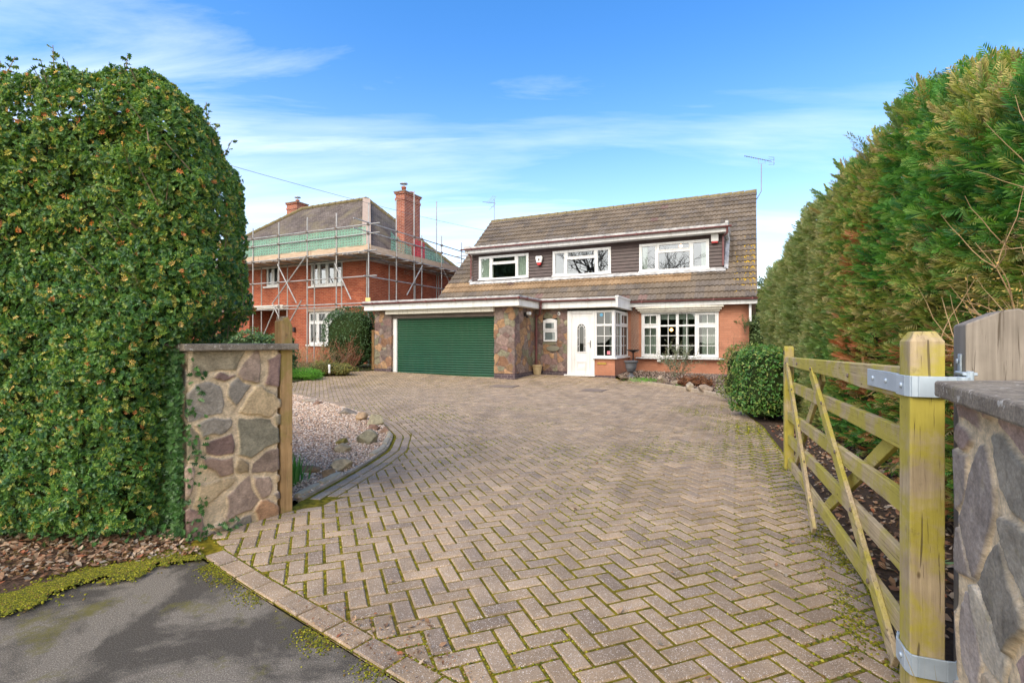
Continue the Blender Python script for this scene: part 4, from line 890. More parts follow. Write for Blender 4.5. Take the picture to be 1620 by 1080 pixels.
m = MB(); m.lathe([(0, 0), (.05, 0), (.052, .02), (.04, .05), (0, .055)], n=16); o = m.build('housing', W_['upvc'], a, smooth=True); o.rotation_euler = (R(90), 0, 0); o.scale = (1, 1.5, 1)
m = MB(); m.lathe([(0, 0), (.026, 0), (.02, .02), (0, .022)], n=12); o = m.build('lens', W_['black'], a, smooth=True); o.rotation_euler = (R(90), 0, 0); o.location = (0, -.05, 0)
m = MB(); m.lathe([(0, 0), (.9, 0), (1.0, .012), (1.0, .03), (.95, .04), (0, .045)], n=32); o = m.build('name_plaque', W_['slate']); o.scale = (.245, .095, 1); o.rotation_euler = (R(90), 0, RZ); o.location = hpt(-1.0, -.015, 1.06)
tag(o, 'oval green slate plaque on the stone wall beside the front door', 'plaque')
m = MB()
for i in range(-6, 16):
    for s_ in (-1, 1):
        x0_, z0_ = (0 if s_ > 0 else .26), i*.13
        a_, b_ = (x0_, z0_), (x0_+s_*.26, z0_+.36)
        t0 = max(0, (0-a_[1])/(b_[1]-a_[1])); t1 = min(1, (1.55-a_[1])/(b_[1]-a_[1]))
        if t1 > t0: m.obox((a_[0]+(b_[0]-a_[0])*t0, .0 if s_ > 0 else .010, a_[1]+.36*t0), (a_[0]+(b_[0]-a_[0])*t1, .0 if s_ > 0 else .010, a_[1]+.36*t1), .005, .010, (0, 1, 0))
o = m.build('trellis', W_['trellis']); o.location = hpt(1.24, 1.87, .92); o.rotation_euler = (0, 0, RZ); tag(o, 'narrow diamond lattice trellis on the brick beside the bay window', 'trellis')
# aerials
def aerial(pts_pole, boom, els, label, refl=None):
    a = empty('tv_aerial', hpt(*pts_pole[0]), RZ, label, 'aerial'); p0 = Vector(pts_pole[0])
    m = MB(); m.tube([Vector(p)-p0 for p in pts_pole], .018, 8); m.build('mast', W_['alu'], a)
    m = MB(); m.tube([Vector(p)-p0 for p in boom], .013, 6); m.build('boom', W_['alu'], a)
    b0, b1 = Vector(boom[0])-p0, Vector(boom[1])-p0; d = (b1-b0).normalized(); m = MB()
    for t, L, v in els:
        c = b0.lerp(b1, t); v = Vector(v).normalized(); m.tube([c-v*L/2, c+v*L/2], .007, 5)
    m.build('element', W_['alu'], a)
    for r in refl or []:
        m = MB(); m.tube([Vector(q)-p0 for q in r], .008, 5); m.build('reflector_rod', W_['alu'], a)
aerial([(5.1, 6.9, 7.05), (5.30, 6.9, 7.15), (5.46, 6.9, 7.45), (5.46, 6.9, 8.55)], [(4.84, 6.9, 8.98), (5.84, 6.9, 8.60)],
       [(i/12, .20, (.0, 1, 0)) for i in range(11)], 'rusty stick aerial on a bent mast at the right gable end of the house',
       [[(5.72, 6.75, 8.76), (5.92, 6.75, 8.70), (5.92, 6.75, 8.50), (5.72, 6.75, 8.54)], [(5.72, 7.05, 8.76), (5.92, 7.05, 8.70), (5.92, 7.05, 8.50), (5.72, 7.05, 8.54)], [(5.92, 6.75, 8.70), (5.92, 7.05, 8.70)], [(5.92, 6.75, 8.50), (5.92, 7.05, 8.50)], [(5.36, 6.9, 8.78), (5.36, 6.9, 8.60), (5.60, 6.9, 8.56), (5.60, 6.9, 8.70)]])
aerial([(-7.05, 7.3, 6.7), (-7.05, 7.3, 8.72)], [(-7.72, 7.3, 8.66), (-7.0, 7.3, 8.52)], [(i/9, .16, (0, 1, .3)) for i in range(7)],
       'small aerial with spread elements on a straight mast at the left gable end',
       [[(-7.35, 7.2, 8.50), (-7.05, 7.35, 8.92)], [(-7.25, 7.2, 8.48), (-6.95, 7.35, 8.88)], [(-7.3, 7.2, 8.36), (-7.0, 7.3, 8.30)], [(-7.35, 7.3, 8.2), (-6.98, 7.3, 8.48)], [(-7.45, 7.2, 8.52), (-7.15, 7.35, 8.93)]])

# ------------------------------------------------------------------ the neighbouring house and its scaffold (same heading)
NB = hpt(-10.4, 1.35)
def build_neighbour():
    H = empty('neighbour_house', NB, RZ, 'red brick two storey house with hipped roof wrapped in scaffolding', 'house')
    X0, D, EV = -13.7, 8.6, 5.15
    # walls with real openings
    wl = MB(); ops = [(-3.40, -1.35, 3.90, 5.10), (-3.52, -1.24, 1.16, 2.78), (-6.42, -5.52, 4.03, 5.10), (-7.6, -4.95, -.2, 2.90)]
    xs = sorted({X0, 0.0}|{v for o in ops for v in o[:2]})
    for a, b in zip(xs, xs[1:]):
        mid = (a+b)/2; hs = sorted([o for o in ops if o[0] < mid < o[1]], key=lambda o: o[2]); z = -.2
        for o in hs:
            if o[2] > z: wl.add([(a, 0, z), (b, 0, z), (b, 0, o[2]), (a, 0, o[2])], [(0, 1, 2, 3)])
            z = o[3]
        wl.add([(a, 0, z), (b, 0, z), (b, 0, EV), (a, 0, EV)], [(0, 1, 2, 3)])
    for o in ops:
        wl.add([(o[0], 0, o[2]), (o[0], .2, o[2]), (o[0], .2, o[3]), (o[0], 0, o[3])], [(0, 1, 2, 3)]); wl.add([(o[1], 0, o[2]), (o[1], .2, o[2]), (o[1], .2, o[3]), (o[1], 0, o[3])], [(0, 1, 2, 3)])
    wl.add([(0, 0, -.2), (0, D, -.2), (0, D, EV), (0, 0, EV)], [(0, 1, 2, 3)]); wl.add([(X0, 0, -.2), (X0, D, -.2), (X0, D, EV), (X0, 0, EV)], [(0, 3, 2, 1)]); wl.add([(X0, D, -.2), (0, D, -.2), (0, D, EV), (X0, D, EV)], [(0, 3, 2, 1)])
    wl.build('wall', W_['brick_red'], H)
    pw = MB(); pw.box(-7.6, -4.95, 1.2, 1.3, -.2, 2.9); pw.box(-7.65, -7.6, .01, 1.3, -.2, 2.9); pw.box(-4.95, -4.9, .01, 1.3, -.2, 2.9); pw.build('porch_wall', W_['brick_red'], H)
    pc = MB(); pc.box(-7.75, -4.8, -.35, 1.2, 2.90, 3.06); pc.build('porch_canopy', W_['cream'], H)
    dd = MB(); dd.box(-6.85, -6.05, 1.12, 1.19, .2, 2.5); dd.build('front_door', W_['dooredge'], H); dd = MB(); dd.frame(-6.95, -5.95, .15, 2.6, .08, 1.08, 1.19); dd.frame(-5.75, -5.15, 1.4, 2.6, .07, 1.08, 1.19); dd.build('door_frame', W_['upvc'], H)
    rm = MB(); rm.box(-7.3, -.3, .9, 1.0, 3.5, 5.1); rm.box(-4.6, -.3, .9, 1.0, .4, 3.0); rm.build('room_lining', W_['room'], H)
    def win(x0, x1, z0, z1, n, transom=None, blind=False):
        W = empty('window', (0, 0, 0)); W.parent = H; f = MB(); f.frame(x0, x1, z0, z1, .07, .06, .15); w_ = (x1-x0)/n
        for i in range(1, n): f.box(x0+w_*i-.04, x0+w_*i+.04, .065, .145, z0+.07, z1-.07)
        for i in range(n):
            a, b = x0+w_*i+(.07 if i == 0 else .04), x0+w_*(i+1)-(.07 if i == n-1 else .04)
            if transom: f.box(a, b, .06, .14, transom-.04, transom+.04); f.frame(a+.001, b-.001, transom+.041, z1-.071, .03, .05, .13)
            f.frame(a+.001, b-.001, z0+.071, (transom-.041) if transom else z1-.071, .04, .05, .13)
        f.build('frame', W_['upvc'], W, .004); s_ = MB(); s_.box(x0-.08, x1+.08, -.09, .06, z0-.08, z0-.005); s_.build('sill', W_['upvc'], W)
        g = MB(); g.add([(x0+.05, .11, z0+.05), (x1-.05, .11, z0+.05), (x1-.05, .11, z1-.05), (x0+.05, .11, z1-.05)], [(0, 1, 2, 3)]); g.build('glass', W_['glass_up'] if not blind else W_['glass'], W)
        if blind:
            b_ = MB(); z = z0+.08
            while z < z1-.06: b_.add([(x0+.06, .20, z), (x1-.06, .20, z), (x1-.06, .245, z+.035), (x0+.06, .245, z+.035)], [(0, 1, 2, 3)]); z += .06
            b_.build('blind', W_['blind'], W)
    win(-3.40, -1.35, 3.90, 5.10, 4); win(-3.52, -1.24, 1.16, 2.70, 4, 2.20, True); win(-6.42, -5.52, 4.03, 5.10, 2, None, True)
    ln = MB(); ln.box(-3.60, -1.16, -.012, .05, 2.70, 2.82); ln.build('lintel', W_['membrane'], H)
    lp = MB(); lp.box(-4.42, -4.30, -.12, 0, 1.75, 1.98); lp.build('wall_lamp', W_['black'], H, .02)
    # hipped roof with UVs running along the courses
    o = .35; e = EV+.02; rx0, rx1, ry, rz = X0+5.1, -3.75, D/2, 9.15
    P = dict(a=(X0-o, -o, e-.25), b=(o, -o, e-.25), c=(o, D+o, e-.25), d=(X0-o, D+o, e-.25), r0=(rx0, ry, rz), r1=(rx1, ry, rz))
    me = bpy.data.meshes.new('roof'); vs = []; fs = []; uvs = []
    for poly in (('a', 'b', 'r1', 'r0'), ('b', 'c', 'r1'), ('c', 'd', 'r0', 'r1'), ('d', 'a', 'r0')):
        p = [Vector(P[k]) for k in poly]; ex = (p[1]-p[0]).normalized(); nn = ex.cross(p[2]-p[0]).normalized(); ey = nn.cross(ex); b = len(vs)
        vs += [tuple(q) for q in p]; fs.append(tuple(range(b, b+len(p)))); uvs += [((q-p[0]).dot(ex), (q-p[0]).dot(ey)) for q in p]
    me.from_pydata(vs, [], fs); uv = me.uv_layers.new(name='UVMap')
    for i, l in enumerate(me.loops): uv.data[i].uv = uvs[l.vertex_index]
    me.materials.append(W_['plaintile']); roof = bpy.data.objects.new('roof', me); C.objects.link(roof); roof.parent = H
    s_ = MB(); s_.box(X0-.3, .3, -.3, 0, EV-.25, EV-.2); s_.box(0, .3, -.3, D, EV-.251, EV-.201); s_.build('soffit', W_['upvc'], H)
    hb = MB(); v1, v0 = Vector(P['r1']), Vector(P['b']); hb.obox(v0+(v1-v0)*.04+Vector((0, 0, .05)), v1+Vector((0, 0, .05)), .20, .03, (0, 0, 1)); hb.build('hip_membrane', W_['membrane'], roof)
    hr = MB()
    for k, (p, q) in enumerate((('r0', 'r1'), ('c', 'r1'), ('a', 'r0'))):
        p, q = Vector(P[p]), Vector(P[q]); n = int((q-p).length/.42)
        for i in range(n): hr.tube([p.lerp(q, i/n)+Vector((0, 0, .03)), p.lerp(q, (i+.97)/n)+Vector((0, 0, .04))], [.10, .115], 8)
    hr.build('hip_tile', W_['ridge'], roof)
    def chimney(x0, x1, y0, y1, z0, z1, pots):
        c = MB(); c.box(x0, x1, y0, y1, z0, z1-.42); c.box(x0-.03, x1+.03, y0-.03, y1+.03, z1-.42, z1-.30); c.box(x0, x1, y0, y1, z1-.30, z1-.1); c.box(x0-.05, x1+.05, y0-.05, y1+.05, z1-.1, z1-.02)
        ch = c.build('chimney', W_['brick_chim'], roof); k = MB(); k.box(x0-.08, x1+.08, y0-.08, y1+.08, z1-.02, z1+.03); k.build('cap', W_['coping'], ch)
        for px, py, h, cowl in pots:
            p = MB(); p.lathe([(.10, z1+.03), (.11, z1+h), (.13, z1+h+.01), (.13, z1+h+.05), (.09, z1+h+.05)], px, py, 14); p.build('pot', W_['terracotta'], ch, smooth=True)
            if cowl: p = MB(); p.lathe([(.05, z1+h+.05), (.05, z1+h+.20), (.20, z1+h+.20), (.17, z1+h+.25), (.05, z1+h+.28)], px, py, 14); p.build('cowl', W_['galv'], ch)
    chimney(-.52, .02, 2.75, 4.05, 4.6, 8.72, [(-.25, 3.05, .26, True), (-.25, 3.65, .16, False)])
    chimney(-11.0, -10.1, 5.2, 6.0, 6.0, 10.0, [(-10.5, 5.6, .2, True)])
    return H
build_neighbour()
def build_scaffold():
    A = empty('scaffolding', NB, RZ, 'steel tube scaffolding with boards and green netting round the red brick house', 'scaffolding')
    def pole(nm, a, b, r=.026):
        m = MB(); m.tube([a, b], r, 8); o = m.build(nm, W_['scaff'], A, smooth=False)
    F, Sx = -1.3, 1.3
    for i, (x, top) in enumerate(((-.45, 6.75), (-2.15, 6.75), (-3.92, 6.7), (-5.64, 6.6), (-7.4, 6.6), (-9.2, 6.6), (-11, 6.6), (1.3, 7.0))): pole('standard', (x, F, .2), (x+.01, F, top))
    for x in (-1.1, -2.75, -4.5, -6.3, -8.2, .35): pole('standard', (x, -.32, 2.85 if x > -5 else .2), (x, -.32, 5.0))
    for x in (-2.75, -4.5): pole('standard', (x, -.34, .2), (x, -.34, 2.9))
    for v, top in ((-1.85, 7.55), (-3.15, 8.3), (-3.75, 6.35), (-5.45, 6.65), (-7.40, 6.65)): pole('standard', (Sx, -v-1.35, .2), (Sx, -v-1.35, top))
    pole('standard', (.33, 5.1, .2), (.33, 5.1, 8.75))
    for y in (1.2, 3.2, 5.3): pole('standard', (.33, y, .2), (.33, y, 4.95))
    for x, y, t in ((-12.7, 6.5, 9.3), (-11.2, 8.9, 8.9), (-12.7, 3.5, 8.8)): pole('standard', (x, y, .2), (x, y, t))
    for z in (5.02, 3.98, 2.88): pole('ledger', (-12, F-.03, z), (1.75, F-.03, z)); pole('ledger', (Sx+.03, -1.9 if z > 5.1 else -1.6, z-.02), (Sx+.03, 7.2, z-.02))
    for z in (5.72, 6.10): pole('guard_rail', (-12, F-.03, z), (1.9, F-.03, z)); pole('guard_rail', (Sx+.03, -2.2, z+.06), (Sx+.03, 7.0, z+.06)); pole('guard_rail', (.35, 7.0, z), (1.9, 7.0, z))
    pole('ledger', (-12, -.36, 2.84), (.9, -.36, 2.84)); pole('ledger', (-12, -.36, 4.96), (.5, -.36, 4.96)); pole('ledger', (.36, -1.5, 4.94), (.36, 7, 4.94))
    for i in range(16): x = -11.6+i*.84; pole('transom', (x, -1.55, 4.93), (x, -.1, 4.93))
    for i in range(9): y = -.9+i*.95; pole('transom', (.1, y, 4.92), (1.6, y, 4.92))
    for a, b in (((-2.15, 5.0), (-4.25, 3.0)), ((-3.9, 4.8), (-2.7, 3.0)), ((-.45, 4.6), (.45, 3.05)), ((-4.2, 3.0), (-3.8, 2.4)), ((-2.4, 3.1), (-3.1, 2.2)), ((-5.6, .3), (-4.0, 2.9))):
        pole('brace', (a[0], F-.09, a[1]), (b[0], F-.09, b[1]))
    for a, b in (((3.7-1.35, 4.9), (2.5-1.35, 3.4)), ((5.5-1.35, 4.9), (7.0-1.35, 3.4)), ((7.4-1.35, 5.0), (8.8-1.35, 3.2))): pole('brace', (Sx+.08, a[0], a[1]), (Sx+.08, b[0], b[1]))
    for k in range(4):
        x0 = -12+k*3.35; m = MB(); m.box(x0, x0+3.33, F+.035, F+.075, 5.06, 5.30+.01*(k % 2)); m.build('toe_board', W_['boards'], A)
        m = MB(); y = -1.25+0*k; 
        for q in range(4): m.box(x0, x0+3.32, -1.24+q*.235, -1.02+q*.235, 4.965, 5.0+.004*q)
        m.build('platform_board', W_['boards'], A)
    for k in range(3):
        y0 = -1.2+k*2.8; m = MB(); m.box(Sx-.075, Sx-.035, y0, y0+2.78, 5.05, 5.29); m.build('toe_board', W_['boards'], A)
        m = MB()
        for q in range(4): m.box(.33+q*.235, .55+q*.235, y0 if k else -1.0, y0+2.77, 5.005, 5.04+.004*q)
        m.build('platform_board', W_['boards'], A)
    def net(nm, pts, mat):
        m = MB(); n = len(pts)//2
        for i in range(n-1): m.add([pts[2*i], pts[2*i+2], pts[2*i+3], pts[2*i+1]], [(0, 1, 2, 3)])
        m.build(nm, mat, A)
    def strip(p0, p1, zt0, zt1, zb=5.28, n=14, sag=.05):
        out = []
        for i in range(n+1):
            t = i/n; x, y = p0[0]+(p1[0]-p0[0])*t, p0[1]+(p1[1]-p0[1])*t; w_ = .025*math.sin(i*2.3); out += [(x+w_*(p0[0] == p1[0]), y+w_*(p0[1] == p1[1]), zb), (x, y, zt0+(zt1-zt0)*t-sag*abs(math.sin(math.pi*t*3)))]
        return out
    net('netting', strip((-6.2, F+.02), (1.15, F+.02), 6.06, 6.06), W_['netg'])
    net('plastic_sheet', strip((-8.4, F+.02), (-6.25, F+.02), 5.95, 6.05), W_['sheet'])
    net('netting', strip((Sx-.02, .15), (Sx-.02, 1.6), 6.15, 5.7, sag=.12), W_['netg']); net('netting', strip((Sx-.02, 2.7), (Sx-.02, 4.3), 5.95, 5.6), W_['netg'])
    m = strip((Sx-.02, 1.75), (Sx-.02, 2.68), 6.1, 6.08); net('red_netting', m, W_['netr'])
    m = MB(); m.box(1.25, 1.50, F-.14, F-.09, 2.85, 3.08); m.build('site_tag', W_['yellowtag'], A, .01)
    cm = MB(); cm.box(-.05, .05, -.045, .045, -.05, .05); cm.box(-.075, .02, -.03, .03, -.03, .03); c0 = None
    for x in (-.45, -2.15, -3.92, -5.64, -7.4, 1.3):
        for z in (5.02, 3.98, 2.88, 5.72, 6.10):
            if c0 is None: c0 = cm.build('coupler', W_['iron'], A, .01); cc = c0
            else: cc = c0.copy(); C.objects.link(cc); cc.parent = A
            cc.location = (x, F-.015, z)
    for v in (-1.85, -3.15, -3.75, -5.45):
        for z in (5.0, 3.96, 2.86, 5.78, 6.16): cc = c0.copy(); C.objects.link(cc); cc.parent = A; cc.location = (Sx+.015, -v-1.35, z)
    return A
build_scaffold()
def far_house():
    H = empty('far_house', (-24.5, 44, 0), RZ, 'dark tiled roof of a further house just behind the hedge top, left of the scaffold', 'house')
    m = MB(); m.box(-5, 5, -3.5, 3.5, -.2, 6.2); m.build('wall', W_['brick_red'], H)
    m = MB(); m.add([(-5.3, -3.8, 6.1), (5.3, -3.8, 6.1), (5.3, 3.8, 6.1), (-5.3, 3.8, 6.1), (-5.3, 0, 10.1), (5.3, 0, 9.9)], [(0, 1, 5, 4), (2, 3, 4, 5), (1, 2, 5), (3, 0, 4), (0, 3, 2, 1)]); r = m.build('roof', W_['plaintile'], H)
    m = MB(); m.tube([(-5.3, 0, 10.12), (5.3, 0, 9.92)], .12, 8); m.build('ridge_tile', W_['ridge'], r)
far_house()
def cable(pts, label, sag=.35):
    a, b = Vector(pts[0]), Vector(pts[1]); m = MB(); m.tube([a.lerp(b, i/24)-Vector((0, 0, sag*4*(i/24)*(1-i/24))) for i in range(25)], .007, 6)
    o = m.build('overhead_cable', W_['cable']); tag(o, label, 'cable')
cable([(-11.5, 6.8, 6.0), tuple(hpt(-7.0, 6.6, 6.9))], 'long overhead cable running from the upper left to the left gable of the dormer house', .25)
cable([(-9.5, 5.0, 4.6), tuple(NB+Vector((-8.0, 4.5, 9.0)))], 'short overhead cable crossing the sky to the chimney of the scaffolded house', .3)

# ------------------------------------------------------------------ entrance: left pier and post, right wall, post and gate
def coping_block(poly, z0, z1, parent):
    m = MB(); m.prism(poly, z0, z1); o = m.build('coping', W_['coping'], parent, .008, segs=2); return o
g1 = Vector((.607, .794)); gn = Vector((-.794, .607))     # along the left pier's drive face; into the pier
def gpt(s_, t, base=Vector((-2.13, 3.33))): p = base+g1*s_+gn*t; return (p.x, p.y)
pier = empty('stone_pier', (-2.1, 3.5, 0), 0, 'rubble stone gate pier with concrete coping half buried in the holly', 'pier')
inv = lambda pts: [(x+2.1, y-3.5) for x, y in pts]
stone_wall('stone_face', inv([gpt(0, .6), gpt(0, 0), gpt(.60, 0), gpt(.60, .6)][::1]), -.04, 1.235, .19, W_['stone'], .0105, .015, [(r*1.08, g_*1.05, b) for r, g_, b in PAL_PIER], 21, pier, res=.006, mcol=(.70, .55, .36), warp=.46)
m = MB(); m.prism(inv([gpt(.015, .6), gpt(.015, .012), gpt(.585, .012), gpt(.585, .6)]), -.05, 1.236); m.build('pier_core', W_['coping'], pier)
coping_block(inv([gpt(-.05, .66), gpt(-.05, -.06), gpt(.74, -.06), gpt(.74, .66)]), 1.237, 1.285, pier)
pc_ = gpt(.675, .05)
po = empty('gate_post', (pc_[0], pc_[1], 0), math.atan2(g1.y, g1.x), 'brown timber post with chamfered top standing against the left stone pier', 'post')
m = MB(); m.xzprism([(-.047, -.1), (.047, -.1), (.047, 1.42), (.012, 1.49), (-.047, 1.455)], -.047, .047); m.build('post', W_['wood_brown_moss'], po, .004)
# right wall
rw = empty('stone_wall', (1.3, 1.0, 0), 0, 'rubble stone wall with dark coping at the right edge beside the gate', 'wall')
d1 = Vector((.477, .879)); A_ = Vector((1.293, 1.55)); inv2 = lambda pts: [(p[0]-1.3, p[1]-1.0) for p in pts]
fa0 = A_+Vector((.045, -.035)); f_end = fa0-d1*1.5
stone_wall('stone_face', inv2([tuple(fa0+Vector((1.0, .04))), tuple(fa0), tuple(f_end)]), -.05, 1.13, .18, W_['stone'], .008, .013, [(.40,.34,.29),(.47,.34,.28),(.37,.33,.26),(.54,.42,.28),(.42,.30,.25),(.32,.28,.245),(.50,.44,.34)], 33, rw, res=.005, mcol=(.78, .62, .40), warp=.46)
m = MB(); m.prism(inv2([tuple(fa0+Vector((.02, -.012))), tuple(f_end+Vector((.02, 0))), tuple(f_end+Vector((1.0, -.3))), tuple(fa0+Vector((1.0, .025)))]), -.05, 1.131); m.build('wall_core', W_['coping'], rw)
coping_block(inv2([tuple(A_), tuple(A_-d1*1.55), tuple(A_-d1*1.55+Vector((1.0, -.3))), tuple(A_+Vector((1.05, .09)))]), 1.132, 1.18, rw)
hp_ = empty('gate_post', (1.72, 1.774, 0), R(-32), 'broad grey weathered post with pointed top behind the right coping', 'post')
m = MB(); m.xzprism([(-.115, -.1), (.115, -.1), (.115, 1.365), (.02, 1.41), (-.02, 1.405), (-.115, 1.36)], -.10, .10); m.build('post', W_['wood_grey'], hp_, .006, segs=2)
m = MB(); m.box(-.123, -.116, -.06, -.02, 1.165, 1.255); m.box(-.13, -.117, -.10, -.02, 1.185, 1.195)
m.obox((-.122, -.075, 1.19), (-.114, -.165, 1.19), .020, .005); m.tube([(-.114, -.160, 1.09), (-.114, -.160, 1.20)], .011, 10); m.tube([(-.125, -.04, 1.23), (-.130, -.04, 1.23)], .010, 6)
m.build('hinge_hook', W_['galv'], hp_, .002)
m = MB(); m.box(-.123, -.116, -.06, -.02, .10, .19); m.obox((-.122, -.075, .12), (-.114, -.18, .12), .026, .006); m.tube([(-.114, -.160, .09), (-.114, -.160, .25)], .012, 10); m.build('hinge_hook', W_['galv'], hp_, .002)
gate = empty('field_gate', (1.444, 1.783, 0), R(69.8), 'mossy five bar timber gate with crossed braces swung open along the drive', 'gate')
m = MB(); h = .05; z = 1.300
m.add([(-h,-h,.06),(h,-h,.06),(h,h,.06),(-h,h,.06),(-h,-h,z),(h,-h,z),(h,h,z),(-h,h,z),(-h*.62,-h*.62,1.335),(h*.62,-h*.62,1.335),(h*.62,h*.62,1.335),(-h*.62,h*.62,1.335)],
      [(0,3,2,1),(0,1,5,4),(1,2,6,5),(2,3,7,6),(3,0,4,7),(4,5,9,8),(5,6,10,9),(6,7,11,10),(7,4,8,11),(8,9,10,11)])
m.build('heel_stile', W_['wood_gate_v'], gate, .004, segs=2)
GL = 2.78
m = MB(); m.xzprism([(GL-.036, .20), (GL+.036, .20), (GL+.036, 1.24), (GL, 1.262), (GL-.036, 1.24)], -.036, .036); m.build('far_stile', W_['wood_gate_v'], gate, .003)
m = MB(); m.tube([(GL, .0365, 1.20), (GL, .039, 1.20)], .022, 14); m.build('reflector', W_['black'], gate)
m = MB(); m.xzprism([(.051, 1.09), (.6, 1.085), (1.0, 1.098), (GL-.037, 1.095), (GL-.037, 1.165), (.051, 1.205)], -.030, .030); m.build('rail', W_['wood_gate'], gate, .004)
for z0r, z1r in ((.93, .925), (.69, .665), (.46, .46), (.21, .262)):
    m = MB(); m.xzprism([(.051, z0r-.042), (GL-.037, z1r-.040), (GL-.037, z1r+.040), (.051, z0r+.042)], -.014, .014); m.build('rail', W_['wood_gate'], gate, .003)
for (a, za), (b, zb), y in (((1.70, 1.10), (.16, .07), .026), ((2.68, 1.10), (1.62, .06), .026), ((.06, 1.05), (1.66, .17), -.026), ((1.62, 1.07), (2.68, .23), -.026)):
    m = MB(); m.obox((a, y, za), (b, y, zb), .011, .034, (0, 1, 0)) if False else m.obox((a, y, za), (b, y, zb), .036, .011, (0, 1, 0)); m.build('brace', W_['wood_gate'], gate, .002)
bolts = MB(); bolts.lathe([(0, .007), (.009, .005), (.012, 0), (0, -.001)][::-1], n=8); bo = None
for bx, bz, by in ((1.02, .70, .040), (1.34, .93, .040), (.72, .48, .040), (.45, .25, .040), (2.36, .92, .040), (2.06, .68, .040), (1.86, .46, .040), (1.66, .25, .040), (1.66, 1.12, .040), (2.66, 1.12, .040), (2.2, 1.13, .032), (.8, 1.13, .032)):
    if bo is None: bo = bolts.build('bolt_head', W_['iron'], gate, smooth=True); ob = bo
    else: ob = bo.copy(); C.objects.link(ob); ob.parent = gate
    ob.rotation_euler = (R(-90), 0, 0); ob.location = (bx, by, bz)
# strap hinges wrapped round the heel stile
def strap(z, L, hh, y=.056):
    m = MB(); a = (L, .036, z); pts = [(L, .036), (.10, .037), (.05, y), (-.03, y), (-.056, y-.008), (-.060, .03), (-.060, -.05), (-.055, -.085)]
    for p, q in zip(pts, pts[1:]): m.obox((p[0], p[1], z), (q[0], q[1], z), .004, hh)
    m.tube([(-.055, -.095, z-hh), (-.055, -.095, z+hh)], .019, 14)
    o = m.build('strap_hinge', W_['galv'], gate, .0015)
    for x in ((.22, .38, .0) if L > .3 else (.0,)):
        b = MB(); b.lathe([(0, .006), (.008, .005), (.011, 0), (0, -.001)][::-1], n=10); ob = b.build('bolt_head', W_['galv'], gate, smooth=True); ob.rotation_euler = (R(-90), 0, 0); ob.location = (x, .0405 if x > .06 else y+.004, z)
strap(1.145, .46, .036); strap(.185, .02, .036)
m = MB(); m.obox((.02, .055, .22), (.03, .056, .25), .004, .03)

# ------------------------------------------------------------------ hedges
def superell(n, a, b, c, pw, rng, yaw, cen, zmin=.0, bump=.12, bs=1.3, only=None, skew=0):
    """points and normals on a rounded box"""
    out_p = []; out_n = []
    ar = np.array([b*c, a*c, a*b*.7]); ar = ar/ar.sum(); N = 0; cy_, sy_ = math.cos(yaw), math.sin(yaw)
    while N < n:
        m_ = n*2; ax = rng.choice(3, m_, p=ar); p = rng.uniform(-1, 1, (m_, 3)); p[np.arange(m_), ax] = np.where(rng.random(m_) < .5, -1, 1); p[ax == 2, 2] = 1
        r = (np.abs(p)**pw).sum(1)**(1/pw); p = p/r[:, None]
        nn = np.sign(p)*np.abs(p)**(pw-1)/np.array([a, b, c]); nn /= np.linalg.norm(nn, axis=1, keepdims=True)
        q = p*np.array([a, b, c]); q[:, 0] -= skew*q[:, 1]
        if skew: q[:, 0] += .37*np.clip((1.55-(q[:, 2]+cen[2]))/.35, 0, 1)
        w_ = np.stack([q[:, 0]*cy_-q[:, 1]*sy_+cen[0], q[:, 0]*sy_+q[:, 1]*cy_+cen[1], q[:, 2]+cen[2]], 1)
        nw = np.stack([nn[:, 0]*cy_-nn[:, 1]*sy_, nn[:, 0]*sy_+nn[:, 1]*cy_, nn[:, 2]], 1)
        k = (w_[:, 2] > zmin)
        if only is not None: k &= only(w_, nw)
        out_p.append(w_[k]); out_n.append(nw[k]); N += int(k.sum())
    P, Nn = np.concatenate(out_p)[:n], np.concatenate(out_n)[:n]
    bm_ = np.array([mnoise.noise((x*bs, y*bs, z*bs)) for x, y, z in P])+.45*np.array([mnoise.noise((x*bs*3.1, y*bs*3.1, z*bs*3.1)) for x, y, z in P])
    return P+Nn*(bm_*bump)[:, None], Nn, bm_
def core_mesh(name, a, b, c, pw, yaw, cen, mat, parent, shrink, bump=.12, bs=1.3, zmin=-.05, skew=0):
    nu, nv = 56, 36; V = []; cy_, sy_ = math.cos(yaw), math.sin(yaw)
    for i in range(nv+1):
        ph = -math.pi/2+math.pi*i/nv
        for j in range(nu):
            th = 2*math.pi*j/nu; d = np.array([math.cos(ph)*math.cos(th), math.cos(ph)*math.sin(th), math.sin(ph)]); d = d/((np.abs(d)**pw).sum()**(1/pw))
            q = d*np.array([a-shrink, b-shrink, c-shrink]); q[0] -= skew*q[1]; q[0] += (.37*min(1, max(0, (1.55-(q[2]+cen[2]))/.35)) if skew else 0); x, y, z = q[0]*cy_-q[1]*sy_+cen[0], q[0]*sy_+q[1]*cy_+cen[1], max(zmin, q[2]+cen[2])
            k = (mnoise.noise((x*bs, y*bs, z*bs))+.45*mnoise.noise((x*bs*3.1, y*bs*3.1, z*bs*3.1)))*bump; n_ = np.array([d[0]*cy_-d[1]*sy_, d[0]*sy_+d[1]*cy_, d[2]]); n_ = n_/max(1e-6, np.linalg.norm(n_)); V.append((x+n_[0]*k, y+n_[1]*k, z+n_[2]*k*.5))
    F = [(i*nu+j, i*nu+(j+1) % nu, (i+1)*nu+(j+1) % nu, (i+1)*nu+j) for i in range(nv) for j in range(nu)]
    return link_np(name, V, F, mat, parent, np.tile([[.030, .040, .014]], (len(V), 1)), smooth=True)  # near-black tint puts the shade between the leaves into the core's colour
